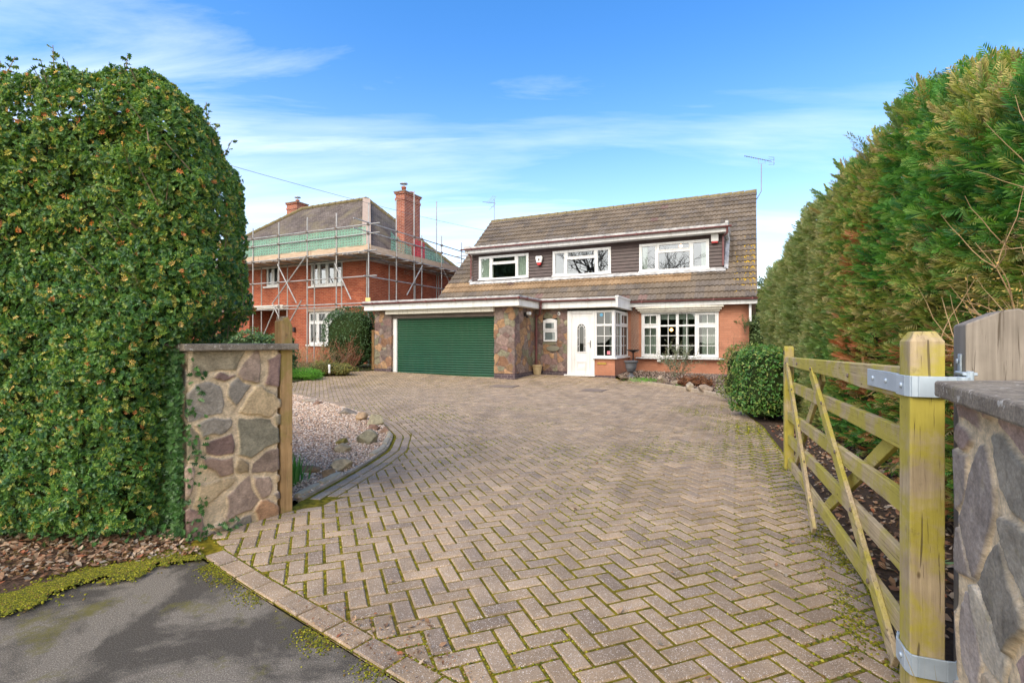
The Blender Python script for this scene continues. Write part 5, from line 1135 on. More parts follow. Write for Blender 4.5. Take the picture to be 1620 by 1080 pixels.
def pick(rng, n, pal, pr, jit=.18):
    return np.array(pal)[rng.choice(len(pal), n, p=np.array(pr)/sum(pr))]*rng.uniform(1-jit, 1+jit, (n, 1))
ORI = lambda o, V: V-np.array(o)[None]
def holly():
    o = (-3.6, 4.6, 0); root = empty('holly_hedge', o, 0, 'tall clipped holly hedge with glossy spiny leaves filling the left side', 'hedge')
    rng = np.random.default_rng(5); yaw = math.atan2(.20, -.98); cen = (-4.23, 4.22, 1.26); a, b, c, pw = 2.14, .70, 1.86, 6.0
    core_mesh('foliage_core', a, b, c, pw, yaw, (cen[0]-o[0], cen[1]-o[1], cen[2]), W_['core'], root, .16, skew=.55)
    vis = lambda p, n: ((-p[:, 0]*n[:, 0]-p[:, 1]*n[:, 1]+(1.3-p[:, 2])*n[:, 2]) > -1.2) & (p[:, 0] > -5.6)
    N = 66000; P, Nn, bm_ = superell(N, a, b, c, pw, rng, yaw, cen, .10, only=vis, skew=.55)
    dep = rng.exponential(.045, N)-.05; dep = np.clip(dep, -.07, .17); P = P-Nn*dep[:, None]
    clump = np.array([mnoise.noise((x*6, y*6, z*6)) for x, y, z in P]); P = P+Nn*(clump*.085)[:, None]
    top = P[:, 2] > 1.9
    col = pick(rng, N, [(.036, .115, .032), (.055, .150, .036), (.105, .205, .042), (.030, .095, .042), (.20, .25, .07), (.30, .27, .10), (.30, .16, .07)], [30, 28, 15, 18, 4, 2, .9])
    col[top] *= np.array([1.18, 1.08, 1.0]); tv, tf, tc = leaf_tpl('holly')  # upper leaves tinted yellower and lighter to look lit
    rot = basis(Nn, rng, .62); scl = rng.uniform(.030, .052, N)
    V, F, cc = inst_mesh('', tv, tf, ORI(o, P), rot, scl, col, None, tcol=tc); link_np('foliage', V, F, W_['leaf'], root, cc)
    # free shoots along the top
    k = np.where((P[:, 2] > 2.75) | ((P[:, 0] > -2.6) & (P[:, 2] > 1.4)))[0]; k = rng.choice(k, 80, replace=False); LP = []; LN = []; m = MB()
    for i in k:
        p0 = P[i]; L = rng.uniform(.06, .22); d = Nn[i]*.6+np.array([0, 0, .9])+rng.normal(0, .3, 3); d /= np.linalg.norm(d); p1 = p0+d*L; m.tube([p0-np.array(o)-d*.12, p1-np.array(o)], [.004, .002], 4)
        for t in np.arange(.0, 1.05, .16): LP.append(p0+(p1-p0)*t+rng.normal(0, .010, 3)); LN.append(rng.normal(0, 1, 3)+np.array([0, 0, .5]))
    tag(m.build('shoot', W_['twig'], root), kind='stuff'); LP = np.array(LP); LN = np.array(LN); LN /= np.linalg.norm(LN, axis=1, keepdims=True)
    V, F, cc = inst_mesh('', tv, tf, ORI(o, LP), basis(LN, rng, .3), rng.uniform(.035, .06, len(LP)), pick(rng, len(LP), [(.05, .13, .025), (.10, .17, .04), (.04, .09, .025)], [3, 2, 2]), None, tcol=tc); link_np('shoot_leaves', V, F, W_['leaf'], root, cc)
holly()
def conifer():
    o = (4.2, 5.5, 0); root = empty('conifer_hedge', o, 0, 'huge ragged conifer hedge with golden tips and a rusty dead patch on the right', 'hedge')
    rng = np.random.default_rng(9); L0, L1 = Vector((3.14, 2.4)), Vector((7.25, 13.2))      # foot of the drive face
    d = (L1-L0).normalized(); nl = Vector((-d.y, d.x)); Ln = (L1-L0).length
    top = lambda s_: float(np.interp(s_, [-1.4, .2, .9, 1.6, 2.5, 6, 8, 11.6], [2.40, 2.62, 3.02, 3.34, 3.50, 3.45, 3.20, 2.82]))+.06*math.sin(s_*3.1)+.05*math.sin(s_*7.3+1)
    lean = lambda z: .06+.44*(1-max(0, min(1, (z-.2)/3.5))**5)**.5      # bulge towards the drive
    def surf(s_, z, t=0):
        b = mnoise.noise((s_*.9, z*.9, 1.5))*.16+mnoise.noise((s_*2.6, z*2.6, 7))*.07
        off = lean(z)+b-t; p = L0+d*s_+nl*off; return np.array([p.x, p.y, z])
    # core, near-black to paint shade into the gaps between fronds
    V = []; F = []; S_ = np.linspace(-1.4, Ln, 70); Z_ = np.linspace(-.1, 1, 22); nz = 22
    for s_ in S_:
        T = top(s_)-.28
        prof = [(lean(.15+(T-.15)*q)-.22+mnoise.noise((s_*.9, q*T*.9, 1.5))*.2, -.1+(T+.1)*q) for q in np.linspace(0, .96, nz)]+[(-.5, T), (-1.0, T-.1), (-1.5, T-.6), (-1.6, -.1)]
        for off, z in prof: p = L0+d*s_+nl*off; V.append((p.x-o[0], p.y-o[1], z))
    k = nz+4
    for i in range(len(S_)-1):
        for j in range(k-1): F.append((i*k+j, (i+1)*k+j, (i+1)*k+j+1, i*k+j+1))
    b = len(V)
    for e in (0, len(S_)-1): F += [(e*k+j, e*k+j+1, e*k+k-2-j, e*k+k-1-j) for j in range(k//2-1)]
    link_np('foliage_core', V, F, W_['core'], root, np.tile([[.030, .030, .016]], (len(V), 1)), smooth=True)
    tpls = [frond_tpl(s_, True) for s_ in (1, 2, 3)]; tplc = [frond_tpl(s_, False) for s_ in (4, 5, 7)]
    near, far = [], []
    n = 0; N = 38000
    while n < N:
        u = rng.random(); s_ = -1.2+(Ln+1.2)*u**1.45; T = top(s_); z = rng.uniform(.12, T+.03); kind = rng.random()
        if kind < .17: # top surface
            off = rng.uniform(-1.3, .12); p = L0+d*s_+nl*off; z = T-.03-.12*max(0, -off-.4)+rng.normal(0, .06); pos = np.array([p.x, p.y, z]); nr = np.array([nl.x*.25, nl.y*.25, 1.])
        elif kind < .25 and s_ < 3: # near end
            off = rng.uniform(-1.4, .3); p = L0+d*(-1.3+rng.normal(0, .08))+nl*off; pos = np.array([p.x, p.y, z]); nr = np.array([-d.x, -d.y, .3])
        else:
            pos = surf(s_, z, rng.exponential(.06)-.13*mnoise.noise((s_*5, z*8, 3))-.05*mnoise.noise((s_*13, z*17, 8))); nr = np.array([nl.x, nl.y, .25+.9*max(0, (z-T+.6))])
        (near if s_ < 4.5 else far).append((pos, nr/np.linalg.norm(nr), s_, z, T)); n += 1
    for bag, tp, sc in ((near, tplc, (.09, .19)), (far, tplc, (.13, .27))):
        P = np.array([x[0] for x in bag]); Nn = np.array([x[1] for x in bag]); ss = np.array([x[2] for x in bag]); zz = np.array([x[3] for x in bag]); TT = np.array([x[4] for x in bag])
        up = (zz > TT-.25); out = Nn*rng.uniform(.5, 1.1, (len(P), 1))+np.array([-d.x, -d.y, 0])*rng.uniform(-.1, .6, (len(P), 1))+np.where(up[:, None], [[0, 0, 1.0]], [[0, 0, .12]])+rng.normal(0, .35, P.shape)
        x = out/np.linalg.norm(out, axis=1, keepdims=True); r = rng.normal(0, .55, P.shape)+np.array([0, 0, 1.]); zx = r-x*np.sum(r*x, 1, keepdims=True); zx /= np.linalg.norm(zx, axis=1, keepdims=True); yx = np.cross(zx, x); rot = np.stack([x, yx, zx], 2)
        scl = rng.uniform(*sc, len(P)); scl[up] *= 1.0
        gold = np.array([mnoise.noise((p[0]*.8, p[1]*.8, p[2]*1.1+4)) for p in P])
        base = pick(rng, len(P), [(.045, .145, .030), (.07, .19, .035), (.030, .105, .035), (.11, .22, .045)], [4, 3, 2, 2], .2)
        tipc = pick(rng, len(P), [(.78, .58, .22), (.60, .55, .14), (.32, .48, .10), (.18, .38, .08), (.70, .44, .24)], [3, 3, 3, 2, 2], .2)
        g_ = (gold > .0)[:, None]; tipc = np.where(g_ | (rng.random(len(P)) < .25)[:, None], tipc, base*2.1*np.array([1.25, 1.1, 1.0]))
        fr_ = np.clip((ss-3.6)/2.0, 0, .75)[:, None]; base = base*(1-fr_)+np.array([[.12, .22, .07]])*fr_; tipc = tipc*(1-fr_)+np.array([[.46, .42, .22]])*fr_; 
        # rusty dead column
        dead = (np.abs(ss-(3.3+.12*np.sin(zz*5))) < .20+.14*np.sin(zz*2.2+1)) & (zz > .7) & (zz < 2.5) & (rng.random(len(P)) < .85)
        dead |= (zz < 1.35) & (ss < 3.5) & (rng.random(len(P)) < .20)
        dc_ = pick(rng, len(P), [(.42, .14, .06), (.52, .24, .11), (.30, .12, .06)], [2, 2, 1]); base = np.where(dead[:, None], dc_, base); tipc = np.where(dead[:, None], dc_*1.1, tipc)
        for q, (tv, tf, tt) in enumerate(tp):
            m_ = (np.arange(len(P)) % len(tp)) == q; k = len(tv); nn_ = int(m_.sum())
            V = np.einsum('nij,kj->nki', rot[m_], tv)*scl[m_][:, None, None]+ORI(o, P[m_])[:, None, :]
            Fq = (tf[None]+(np.arange(nn_)*k)[:, None, None]).reshape(-1, 4); w_ = (tt**2.3)[None, :, None]
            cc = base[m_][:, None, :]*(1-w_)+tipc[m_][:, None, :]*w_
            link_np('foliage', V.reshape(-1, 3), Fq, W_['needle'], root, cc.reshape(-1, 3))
    # wispy leading shoots along the top
    tv, tf, tt = frond_tpl(6, True); P = []; X = []
    for _ in range(520):
        s_ = -1+(Ln+1)*rng.random()**1.2; off = rng.uniform(-.4, .42); p = L0+d*s_+nl*off; b0 = np.array([p.x, p.y, top(s_)-.05-.45*max(0, off)]); dr = np.array([nl.x*.5, nl.y*.5, 1.0])+rng.normal(0, .28, 3); dr /= np.linalg.norm(dr)
        P.append(b0); X.append(dr)
    P = np.array(P); X = np.array(X); r = rng.normal(0, 1, P.shape); zx = r-X*np.sum(r*X, 1, keepdims=True); zx /= np.linalg.norm(zx, axis=1, keepdims=True); rot = np.stack([X, np.cross(zx, X), zx], 2)
    k = len(tv); scl = rng.uniform(.16, .40, len(P)); V = np.einsum('nij,kj->nki', rot, tv*[1, .52, 1])*scl[:, None, None]+ORI(o, P)[:, None, :]; Fq = (tf[None]+(np.arange(len(P))*k)[:, None, None]).reshape(-1, 4)
    col = pick(rng, len(P), [(.42, .34, .15), (.20, .30, .09), (.30, .33, .12)], [2, 2, 2]); cc = np.repeat(col[:, None], k, 1)*(.7+.6*tt[None, :, None]); tag(link_np('shoot', V.reshape(-1, 3), Fq, W_['needle'], root, cc.reshape(-1, 3)), kind='stuff')
conifer()

# ------------------------------------------------------------------ shrubs
def leafy(name, label, cat, loc, ell, n, kind, pal, pr, size, mat='leaf', spread=.7, pw=2.4, bump=.14, bs=2.2, core=True, corecol=(.03, .045, .015), stems=0, zmin=.02, group=None, dep=.05, flowers=None, seed=1, yaw=0):
    """a shrub: rounded, uneven mass of leaves on stems"""
    rng = np.random.default_rng(seed); root = empty(name, loc, 0, label, cat, group); a, b, c = ell; cen = (0, 0, c*.92)
    if core:
        o = core_mesh('foliage_core', a, b, c, pw, yaw, cen, W_['core'], root, min(ell)*.22, bump, bs)
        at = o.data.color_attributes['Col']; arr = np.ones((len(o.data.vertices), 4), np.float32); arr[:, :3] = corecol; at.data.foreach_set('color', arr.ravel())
    P, Nn, bm_ = superell(n, a, b, c, pw, rng, yaw, cen, zmin, bump, bs); P = P-Nn*(rng.exponential(dep, n)-dep*.8)[:, None]
    tv, tf, tc = leaf_tpl(kind); col = pick(rng, n, pal, pr)
    V, F, cc = inst_mesh('', tv, tf, P, basis(Nn, rng, spread), rng.uniform(*size, n), col, None, tcol=tc); link_np('foliage', V, F, W_[mat], root, cc)
    if stems:
        for k in range(stems):
            m = MB(); t = rng.uniform(0, 6.28); m.tube([(rng.normal(0, .04), rng.normal(0, .04), -.03), (a*.4*math.cos(t), b*.4*math.sin(t), c*.8), (a*.85*math.cos(t), b*.85*math.sin(t), c*1.6)], [.012, .008, .003], 5); m.build('stem', W_['twig'], root)
    if flowers:
        m_ = 26; P2, N2, _ = superell(m_, a*1.03, b*1.03, c*1.03, pw, rng, yaw, cen, zmin, bump, bs); tv, tf, _ = leaf_tpl('tuft')
        V, F, cc = inst_mesh('', tv, tf, P2, basis(N2, rng, .3), rng.uniform(.02, .04, m_), np.tile([flowers], (m_, 1)), None); link_np('flower', V, F, W_['leaf'], root, cc)
    return root
GR = [(.07, .17, .035), (.11, .24, .05), (.05, .12, .035), (.17, .30, .07)]
def pl(px, py, Z): return ((px-810)/800*Z, Z, gz(Z))
leafy('round_hedge', 'dark clipped evergreen bush between the brick house and the garage', 'bush', (-6.10, 19.2, gz(19.2)), (.98, .9, 1.20), 5200, 'oval', [(.035, .085, .025), (.055, .12, .035), (.09, .16, .05)], [3, 3, 1.4], (.05, .09), pw=2.9, bump=.10, seed=3)
leafy('evergreen_bush', 'glossy green bush at the right edge of the drive before the gate end', 'bush', (4.20, 8.45, 0), (.36, .62, .62), 5200, 'oval', [(.07, .19, .035), (.12, .27, .05), (.05, .13, .03), (.24, .34, .08), (.34, .36, .09)], [4, 4, 2, 2.5, .8], (.035, .068), pw=2.7, bump=.16, stems=4, seed=4)
leafy('evergreen_bush', 'yellowish bush behind the glossy green one near the bay window corner', 'bush', (4.95, 10.6, 0), (.45, .7, .62), 3200, 'oval', [(.20, .25, .06), (.30, .30, .08), (.12, .20, .05), (.28, .20, .08)], [3, 2, 3, 1], (.035, .065), pw=2.5, bump=.18, stems=3, seed=5)
leafy('rhododendron', 'large loose green shrub in front of the brick house porch behind the pier', 'shrub', (-8.15, 15.6, .1), (1.15, .9, .78), 3600, 'oval', [(.08, .16, .05), (.12, .21, .06), (.05, .11, .035), (.20, .25, .09)], [3, 3, 2, 1], (.06, .11), pw=2.3, bump=.28, seed=6, stems=3)
leafy('camellia', 'small dark shrub with red flowers just above the left pier coping', 'shrub', (-7.35, 15.9, .12), (.55, .5, .50), 1500, 'oval', [(.04, .10, .03), (.06, .14, .04)], [1, 1], (.05, .09), bump=.2, flowers=(.55, .03, .03), seed=7)
leafy('evergreen_bush', 'narrow little green shrub against the brick wall right of the pale timber post', 'bush', (-8.9, 20.2, .25), (.25, .25, .70), 500, 'oval', GR, [1, 1, 1, .5], (.05, .08), bump=.12, seed=8)
leafy('yellow_shrub', 'low variegated yellow green shrub at the drive edge left of the dark clipped bush', 'shrub', (-5.95, 17.0, gz(17)), (.78, .42, .22), 2400, 'oval', [(.34, .32, .08), (.24, .25, .08), (.14, .20, .06), (.40, .28, .10)], [3, 3, 2, 1], (.03, .055), mat='softleaf', bump=.22, seed=9, corecol=(.09, .08, .03))
leafy('ground_cover_plant', 'bright fresh green low plant clump at the far left of the drive', 'plant', (-6.55, 15.9, gz(15.9)), (.62, .34, .16), 2200, 'blade', [(.12, .34, .03), (.18, .42, .05), (.09, .24, .03)], [3, 3, 1], (.06, .12), mat='softleaf', bump=.1, spread=.8, seed=10, corecol=(.06, .14, .02))
leafy('twiggy_shrub', 'reddish brown twiggy shrub under the white ground floor window', 'shrub', (-6.35, 18.0, gz(18)), (.80, .5, .42), 1500, 'narrow', [(.30, .14, .08), (.36, .20, .10), (.25, .18, .09)], [2, 2, 1], (.04, .09), mat='dry', bump=.3, core=False, stems=22, dep=.18, seed=12)
leafy('boundary_shrub', 'pale green leafy shrub behind the right end of the dormer house', 'shrub', (8.45, 17.2, .2), (1.0, 1.0, 1.05), 3400, 'oval', [(.16, .24, .08), (.24, .31, .11), (.10, .16, .06)], [3, 2, 2], (.05, .09), bump=.25, seed=13)
leafy('dark_tree', 'dark evergreen crown far behind beyond the right gable of the dormer house', 'tree', (14.3, 29, .3), (2.6, 2.4, 2.35), 5000, 'oval', [(.05, .09, .035), (.08, .13, .045)], [1, 1], (.10, .20), bump=.5, bs=.8, stems=3, seed=14)
def fern_sprouts(name, label, cat, loc, n, L, rad, pal, seed, mat='softleaf', lean=.5, w=1.0, group=None):
    rng = np.random.default_rng(seed); root = empty(name, loc, 0, label, cat, group); P = np.column_stack([rng.normal(0, rad, n), rng.normal(0, rad, n), np.full(n, -.01)])
    up = np.array([0, 0, 1.])+rng.normal(0, lean*.5, (n, 3))*[1, 1, .2]; up /= np.linalg.norm(up, axis=1, keepdims=True); r = rng.normal(0, 1, (n, 3)); x = r-up*np.sum(r*up, 1, keepdims=True); x /= np.linalg.norm(x, axis=1, keepdims=True)
    rot = np.stack([x, np.cross(up, x), up], 2); tv, tf, _ = leaf_tpl('blade'); tv = tv*[w, 1, 1]; V, F, cc = inst_mesh('', tv, tf, P, rot, rng.uniform(.6, 1, n)*L, pick(rng, n, pal, [1]*len(pal)), None); link_np('leaves', V, F, W_[mat], root, cc); return root
fern_sprouts('daffodil_clump', 'clump of upright daffodil leaves at the foot of the left timber post', 'plant', (-1.98, 4.62, 0), 46, .30, .045, [(.08, .24, .05), (.12, .30, .07)], 3, lean=.38, w=1.1)
fern_sprouts('grass_tuft', 'low bright green tuft row along the bed kerb beneath the bay window', 'plant', (3.92, 15.05, gz(15)+.08), 260, .14, .22, [(.12, .32, .04), (.18, .40, .06)], 4, lean=1.2, w=1.6)
fern_sprouts('grass_tuft', 'small green tuft between stones in the bed near the glossy bush', 'plant', (4.55, 13.7, gz(13.7)+.08), 60, .10, .08, [(.14, .34, .04), (.20, .40, .06)], 5, lean=1.2, w=1.6)
fern_sprouts('seedling', 'small pale green rosette growing on the soil behind the gate', 'plant', (2.42, 2.95, .02), 26, .13, .03, [(.12, .26, .10), (.2, .34, .16)], 6, lean=1.8, w=2.6)
fern_sprouts('grass_tuft', 'few dry straw stalks rising beside the gate heel', 'plant', (1.40, 1.62, .0), 5, .42, .03, [(.45, .36, .18)], 7, lean=.7, w=.12)
def branchy(name, label, cat, loc, n, L, seed, mat='twig', r0=.006, spread=.6, up=1.0, levels=2, leaves=None, group=None, dirv=None, lsize=(.02, .04), lmat='softleaf', lden=.05):
    """bare or thinly leaved branching stems"""
    rg = random.Random(seed); root = empty(name, loc, 0, label, cat, group); LP = []
    def grow(m, p, d, L, r, lev):
        pts = [p]; q = p.copy(); dd = d.copy(); k = 5
        for i in range(k):
            dd = (dd+Vector((rg.gauss(0, .13), rg.gauss(0, .13), rg.gauss(0, .10)+.05*up))).normalized(); q = q+dd*L/k; pts.append(q.copy())
        m.tube(pts, [r*(1-.75*i/k) for i in range(k+1)], 5)
        if leaves and lev < 2:
            t = 0
            while t < L: i = min(k-1, int(t/L*k)); LP.append(tuple(pts[i].lerp(pts[i+1], (t/L*k) % 1)+Vector((rg.gauss(0, .015), rg.gauss(0, .015), rg.gauss(0, .015))))); t += lden
        if lev > 0:
            for _ in range(rg.randint(3, 5)):
                i = rg.randint(1, k-1); d2 = (dd+Vector((rg.gauss(0, .6), rg.gauss(0, .6), rg.gauss(.1, .4)))).normalized(); grow(m, pts[i], d2, L*rg.uniform(.35, .6), r*.55, lev-1)
    for i in range(n):
        m = MB(); d = Vector((rg.gauss(0, spread), rg.gauss(0, spread), up)) if dirv is None else Vector(dirv)+Vector((rg.gauss(0, spread), rg.gauss(0, spread), rg.gauss(0, spread)))
        grow(m, Vector((rg.gauss(0, .04), rg.gauss(0, .04), 0)), d.normalized(), L*rg.uniform(.7, 1.1), r0, levels); m.build('stem', W_[mat], root)
    if leaves and LP:
        rng = np.random.default_rng(seed); LP = np.array(LP); nn = rng.normal(0, 1, LP.shape)+np.array([0, 0, .6]); nn /= np.linalg.norm(nn, axis=1, keepdims=True); tv, tf, _ = leaf_tpl('oval')
        V, F, cc = inst_mesh('', tv, tf, LP, basis(nn, rng, .3), rng.uniform(*lsize, len(LP)), pick(rng, len(LP), leaves, [1]*len(leaves)), None); link_np('foliage', V, F, W_[lmat], root, cc)
    return root
branchy('olive_shrub', 'open grey green shrub standing in front of the bay window', 'shrub', (4.75, 14.75, gz(14.7)+.06), 9, 1.25, 5, leaves=[(.22, .25, .17), (.30, .32, .22), (.15, .19, .11)], spread=.42, lsize=(.035, .06), lden=.030)
branchy('climbing_stems', 'bare thin stems spreading up the orange brick right of the bay window', 'climber', tuple(hpt(4.45, 1.82, .30)), 12, 1.15, 8, spread=.45, r0=.005, levels=2)
branchy('climbing_stems', 'few leafy sprigs near the top right corner of the orange brick wall', 'climber', tuple(hpt(4.93, 1.80, 1.55)), 3, .7, 9, spread=.3, r0=.005, leaves=[(.08, .16, .05)], lsize=(.04, .07))
for i, (px, Z, L, lab) in enumerate(((500, 17.3, 1.1, 'tall straw coloured bare shrub left of the white ground floor window'), (552, 18.4, 1.15, 'reddish bare shrub against the dark clipped bush'), (474, 17.8, .9, 'short bare brown stems beside the bright green clump'))):
    branchy('bare_shrub', lab, 'shrub', pl(px, 0, Z), 12, L, 20+i, spread=.42, r0=.008, levels=2, mat='twig_pale' if i != 1 else 'twig_red', leaves=[(.42, .24, .10), (.34, .18, .09)] if i != 1 else [(.35, .12, .08)], lmat='dry', lsize=(.02, .05), lden=.10)
branchy('bare_twigs', 'golden budding twigs reaching in from the right above the grey post', 'shrub', (2.25, 2.0, 1.20), 9, .62, 31, mat='twig_gold', spread=.22, r0=.0045, levels=1, dirv=(-.75, .1, .35), leaves=[(.62, .42, .12), (.5, .3, .1)], lsize=(.008, .016), lden=.04, lmat='dry')
branchy('bare_twigs', 'pinkish bare twigs crossing the conifers at the upper right edge', 'shrub', (2.55, 2.05, 1.75), 5, .62, 33, mat='twig_gold', spread=.16, r0=.005, levels=1, dirv=(-.8, .1, -.02))
leafy('dead_fern', 'heap of rusty brown dead fronds in the bed below the bay window corner', 'plant', (4.95, 13.6, gz(13.6)+.07), (.45, .3, .12), 900, 'narrow', [(.26, .10, .05), (.34, .17, .08), (.18, .08, .04)], [1, 1, 1], (.08, .16), mat='dry', bump=.15, seed=15, corecol=(.10, .05, .03))

# ------------------------------------------------------------------ stones, kerbs, pots and other small things
def rock(loc, size, seed, label, col, name='rock', rz=0, group=None):
    bm = bmesh.new(); bmesh.ops.create_icosphere(bm, subdivisions=4, radius=1); rg = random.Random(seed)
    pl_ = [(Vector((rg.gauss(0, 1), rg.gauss(0, 1), rg.gauss(0, .8))).normalized(), rg.uniform(.48, .82)) for _ in range(16)]
    for v in bm.verts:
        p = v.co.copy()
        for n, d in pl_:
            k = p.dot(n)-d
            if k > 0: p -= n*k*.98
        p *= 1+.05*mnoise.noise(p*2.5+Vector((seed, 0, 0)))+.02*mnoise.noise(p*8)
        v.co = Vector((p.x*size[0], p.y*size[1], p.z*size[2]))
    me = bpy.data.meshes.new(name); bm.to_mesh(me); bm.free()
    for f in me.polygons: f.use_smooth = True
    at = me.color_attributes.new('Col', 'FLOAT_COLOR', 'POINT'); at.data.foreach_set('color', np.tile(np.array(col+(1,), np.float32), (len(me.vertices), 1)).ravel())
    me.materials.append(W_['rock']); o = bpy.data.objects.new(name, me); C.objects.link(o); o.location = loc; o.rotation_euler = (0, 0, rz); return tag(o, label, 'rock', group)
RK = [((-4.35, 10.75), (.24, .14, .10), (.30, .26, .22), 'pale low stone at the far left tip of the gravel bed'),
 ((-3.95, 10.35), (.30, .13, .07), (.24, .15, .10), 'flat reddish brown slab lying near the far tip of the gravel bed'),
 ((-2.92, 8.95), (.24, .15, .11), (.20, .18, .16), 'dark grey split stone first on the bend of the gravel bed'),
 ((-2.45, 8.25), (.20, .16, .13), (.36, .26, .17), 'warm sandy boulder between the dark grey split stone and the pale wedge'),
 ((-2.12, 7.78), (.18, .17, .17), (.34, .32, .24), 'pale grey green wedge shaped stone standing highest on the bend'),
 ((-2.02, 7.35), (.16, .14, .09), (.22, .14, .11), 'dark red brown stone just in front of the pale wedge'),
 ((-1.78, 7.12), (.13, .12, .10), (.24, .16, .12), 'small brown lump beside the log edging at the outer bend'),
 ((-1.84, 6.42), (.19, .17, .17), (.27, .26, .20), 'big grey lichened boulder at the outer bend of the gravel bed'),
 ((-2.13, 6.35), (.14, .12, .10), (.22, .19, .06), 'small mossy yellow green stone left of the lichened boulder'),
 ((-1.98, 5.92), (.18, .13, .11), (.33, .27, .18), 'smooth tan stone leaning below the mossy one'),
 ((-1.72, 5.12), (.22, .16, .12), (.36, .31, .23), 'broad pale sandstone block with a flat top near the timber post'),
 ((-1.98, 4.98), (.16, .12, .10), (.20, .14, .09), 'dark brown broken stone left of the pale sandstone block'),
 ((-1.74, 4.80), (.15, .10, .08), (.25, .17, .10), 'small rusty stone closest to the timber post')]
for i, ((x, y), sz, col, lab) in enumerate(RK):
    sz = (sz[0]*.88, sz[1]*.85, sz[2]*.78); col = (col[0]*1.25, col[1]*1.15, col[2]*.95); rock((x, y, sz[2]*.45), sz, 40+i, lab, col, rz=i*1.7, group='rocks edging the gravel bed')
RK2 = [((4.36, 14.75), (.20, .15, .17), (.40, .31, .22), 'upright pale stone in the bed right of the green tufts'),
 ((4.70, 14.25), (.30, .18, .12), (.36, .29, .20), 'long tan stone in the bed in front of the olive shrub'),
 ((4.62, 13.15), (.20, .15, .15), (.38, .31, .22), 'rounded cream stone near the kerb right of the long tan one'),
 ((4.82, 12.5), (.26, .18, .13), (.36, .28, .21), 'large flat pink tan stone at the right part of the bed'),
 ((4.98, 11.95), (.20, .15, .10), (.33, .27, .20), 'last pale stone in the bed before the glossy bush'),
 ((3.46, 15.72), (.34, .22, .06), (.17, .12, .08), 'flat dark slab on the ground below the grey urn')]
for i, ((x, y), sz, col, lab) in enumerate(RK2): rock((x, y, gz(y)+.07+sz[2]*.4), sz, 70+i, lab, col, rz=i*2.1, group='rocks in the bed by the bay window')
# log edging: pieces following the bend
def along(line, s0, s1, n):
    pts = [Vector(p) for p in line]; seg = [(b-a).length for a, b in zip(pts, pts[1:])]; out = []
    for i in range(n+1):
        s_ = s0+(s1-s0)*i/n
        for a, b, L in zip(pts, pts[1:], seg):
            if s_ <= L+1e-6: out.append(a.lerp(b, s_/L)); break
            s_ -= L
    return out
BL = BED[::-1]; LE = [(.02, .34, 'short weathered edging log nearest the timber post'), (.38, .72, 'second edging log curving past the rusty stone'), (1.52, 2.06, 'long grey edging log at the outer bend below the lichened boulder'), (2.10, 2.5, 'edging log running up the outer bend'), (2.54, 2.86, 'curved edging log by the small brown lump'), (2.90, 3.2, 'last upper edging log at the outer bend')]
for s0, s1, lab in LE:
    m = MB(); pts = along(BL, s0, s1, 6); pts = [(p.x-.045, p.y, .012) for p in pts]; m.tube(pts, [.038, .044, .045, .043, .046, .042, .037], 9); o = m.build('edging_log', W_['logedge'], smooth=False, bevel=.006); tag(o, lab, 'edging log', 'log edging of the gravel bed')
def kerb(line, w_, h, name, label, mat, off=0, step=.25, base=0):
    m = MB(); tot = sum(math.dist(a, b) for a, b in zip(line, line[1:])); n = int(tot/step); pts = along(line, 0, tot*.999, n)
    for i in range(n):
        a, b = pts[i], pts[i+1]; t = (b-a).normalized(); q = Vector((-t.y, t.x)); vs = []
        for p, e in ((a, 0), (b, 0)):
            for o_, z in ((off, -.05), (off, h*.8), (off-w_*.2, h), (off-w_*.8, h), (off-w_, h*.8), (off-w_, -.05)): c = p+q*o_; vs.append((c.x, c.y, gz(c.y)+base+z))
        m.add(vs, [(k, k+1, 7+k, 6+k) for k in range(5)]+([(0, 1, 2, 3, 4, 5)] if i == 0 else [])+([(6, 7, 8, 9, 10, 11)] if i == n-1 else []))
    return tag(m.build(name, mat), label, 'kerb')
kerb(RB, .07, .10, 'bed_kerb', 'low curved brown kerb between the drive and the bed below the bay window', W_['kerbstone'], off=.0)
kerb([tuple(p) for p in along(BL, .0, 6.5, 40)], .045, .022, 'bed_kerb', 'thin pale concrete kerb following the curve of the gravel bed', W_['kerbstone'], off=.035)
# pots
p_ = hpt(-1.50, -.22); o = empty('plant_pot', (p_.x, p_.y, gz(p_.y)), 0, 'beige ribbed stoneware pot at the foot of the downpipe', 'pot')
m = MB(); n = 20
for k in range(n):
    pass
m.lathe([(.0, 0), (.105, 0), (.115, .02), (.150, .27), (.172, .275), (.178, .33), (.16, .335), (.145, .29), (0, .285)], n=24); m.build('body', W_['pot'], o, smooth=False)
m = MB()
for k in range(12): a_ = k*math.pi/6; m.tube([(.112*math.cos(a_), .112*math.sin(a_), .03), (.150*math.cos(a_), .150*math.sin(a_), .26)], .010, 6)
m.build('rib', W_['pot'], o); m = MB(); m.lathe([(0, .29), (.148, .30), (0, .31)], n=20); m.build('soil', W_['soil'], o)
fern_sprouts('dead_plant', 'few dry stalks standing in the beige pot by the downpipe', 'plant', (p_.x, p_.y, gz(p_.y)+.30), 16, .22, .05, [(.30, .20, .12)], 8, mat='dry', lean=.7, w=.4)
u_ = Vector((3.78, 16.05)); o = empty('urn_planter', (u_.x, u_.y, gz(u_.y)+.05), 0, 'dark grey pedestal urn standing before the porch window corner', 'urn')
m = MB(); m.lathe([(0, 0), (.13, 0), (.13, .04), (.06, .09), (.045, .14), (.07, .17), (.12, .20), (.165, .30), (.185, .46), (.215, .48), (.225, .53), (.205, .535), (.17, .50), (0, .48)], n=32); m.build('body', W_['urn'], o, smooth=False, bevel=0)
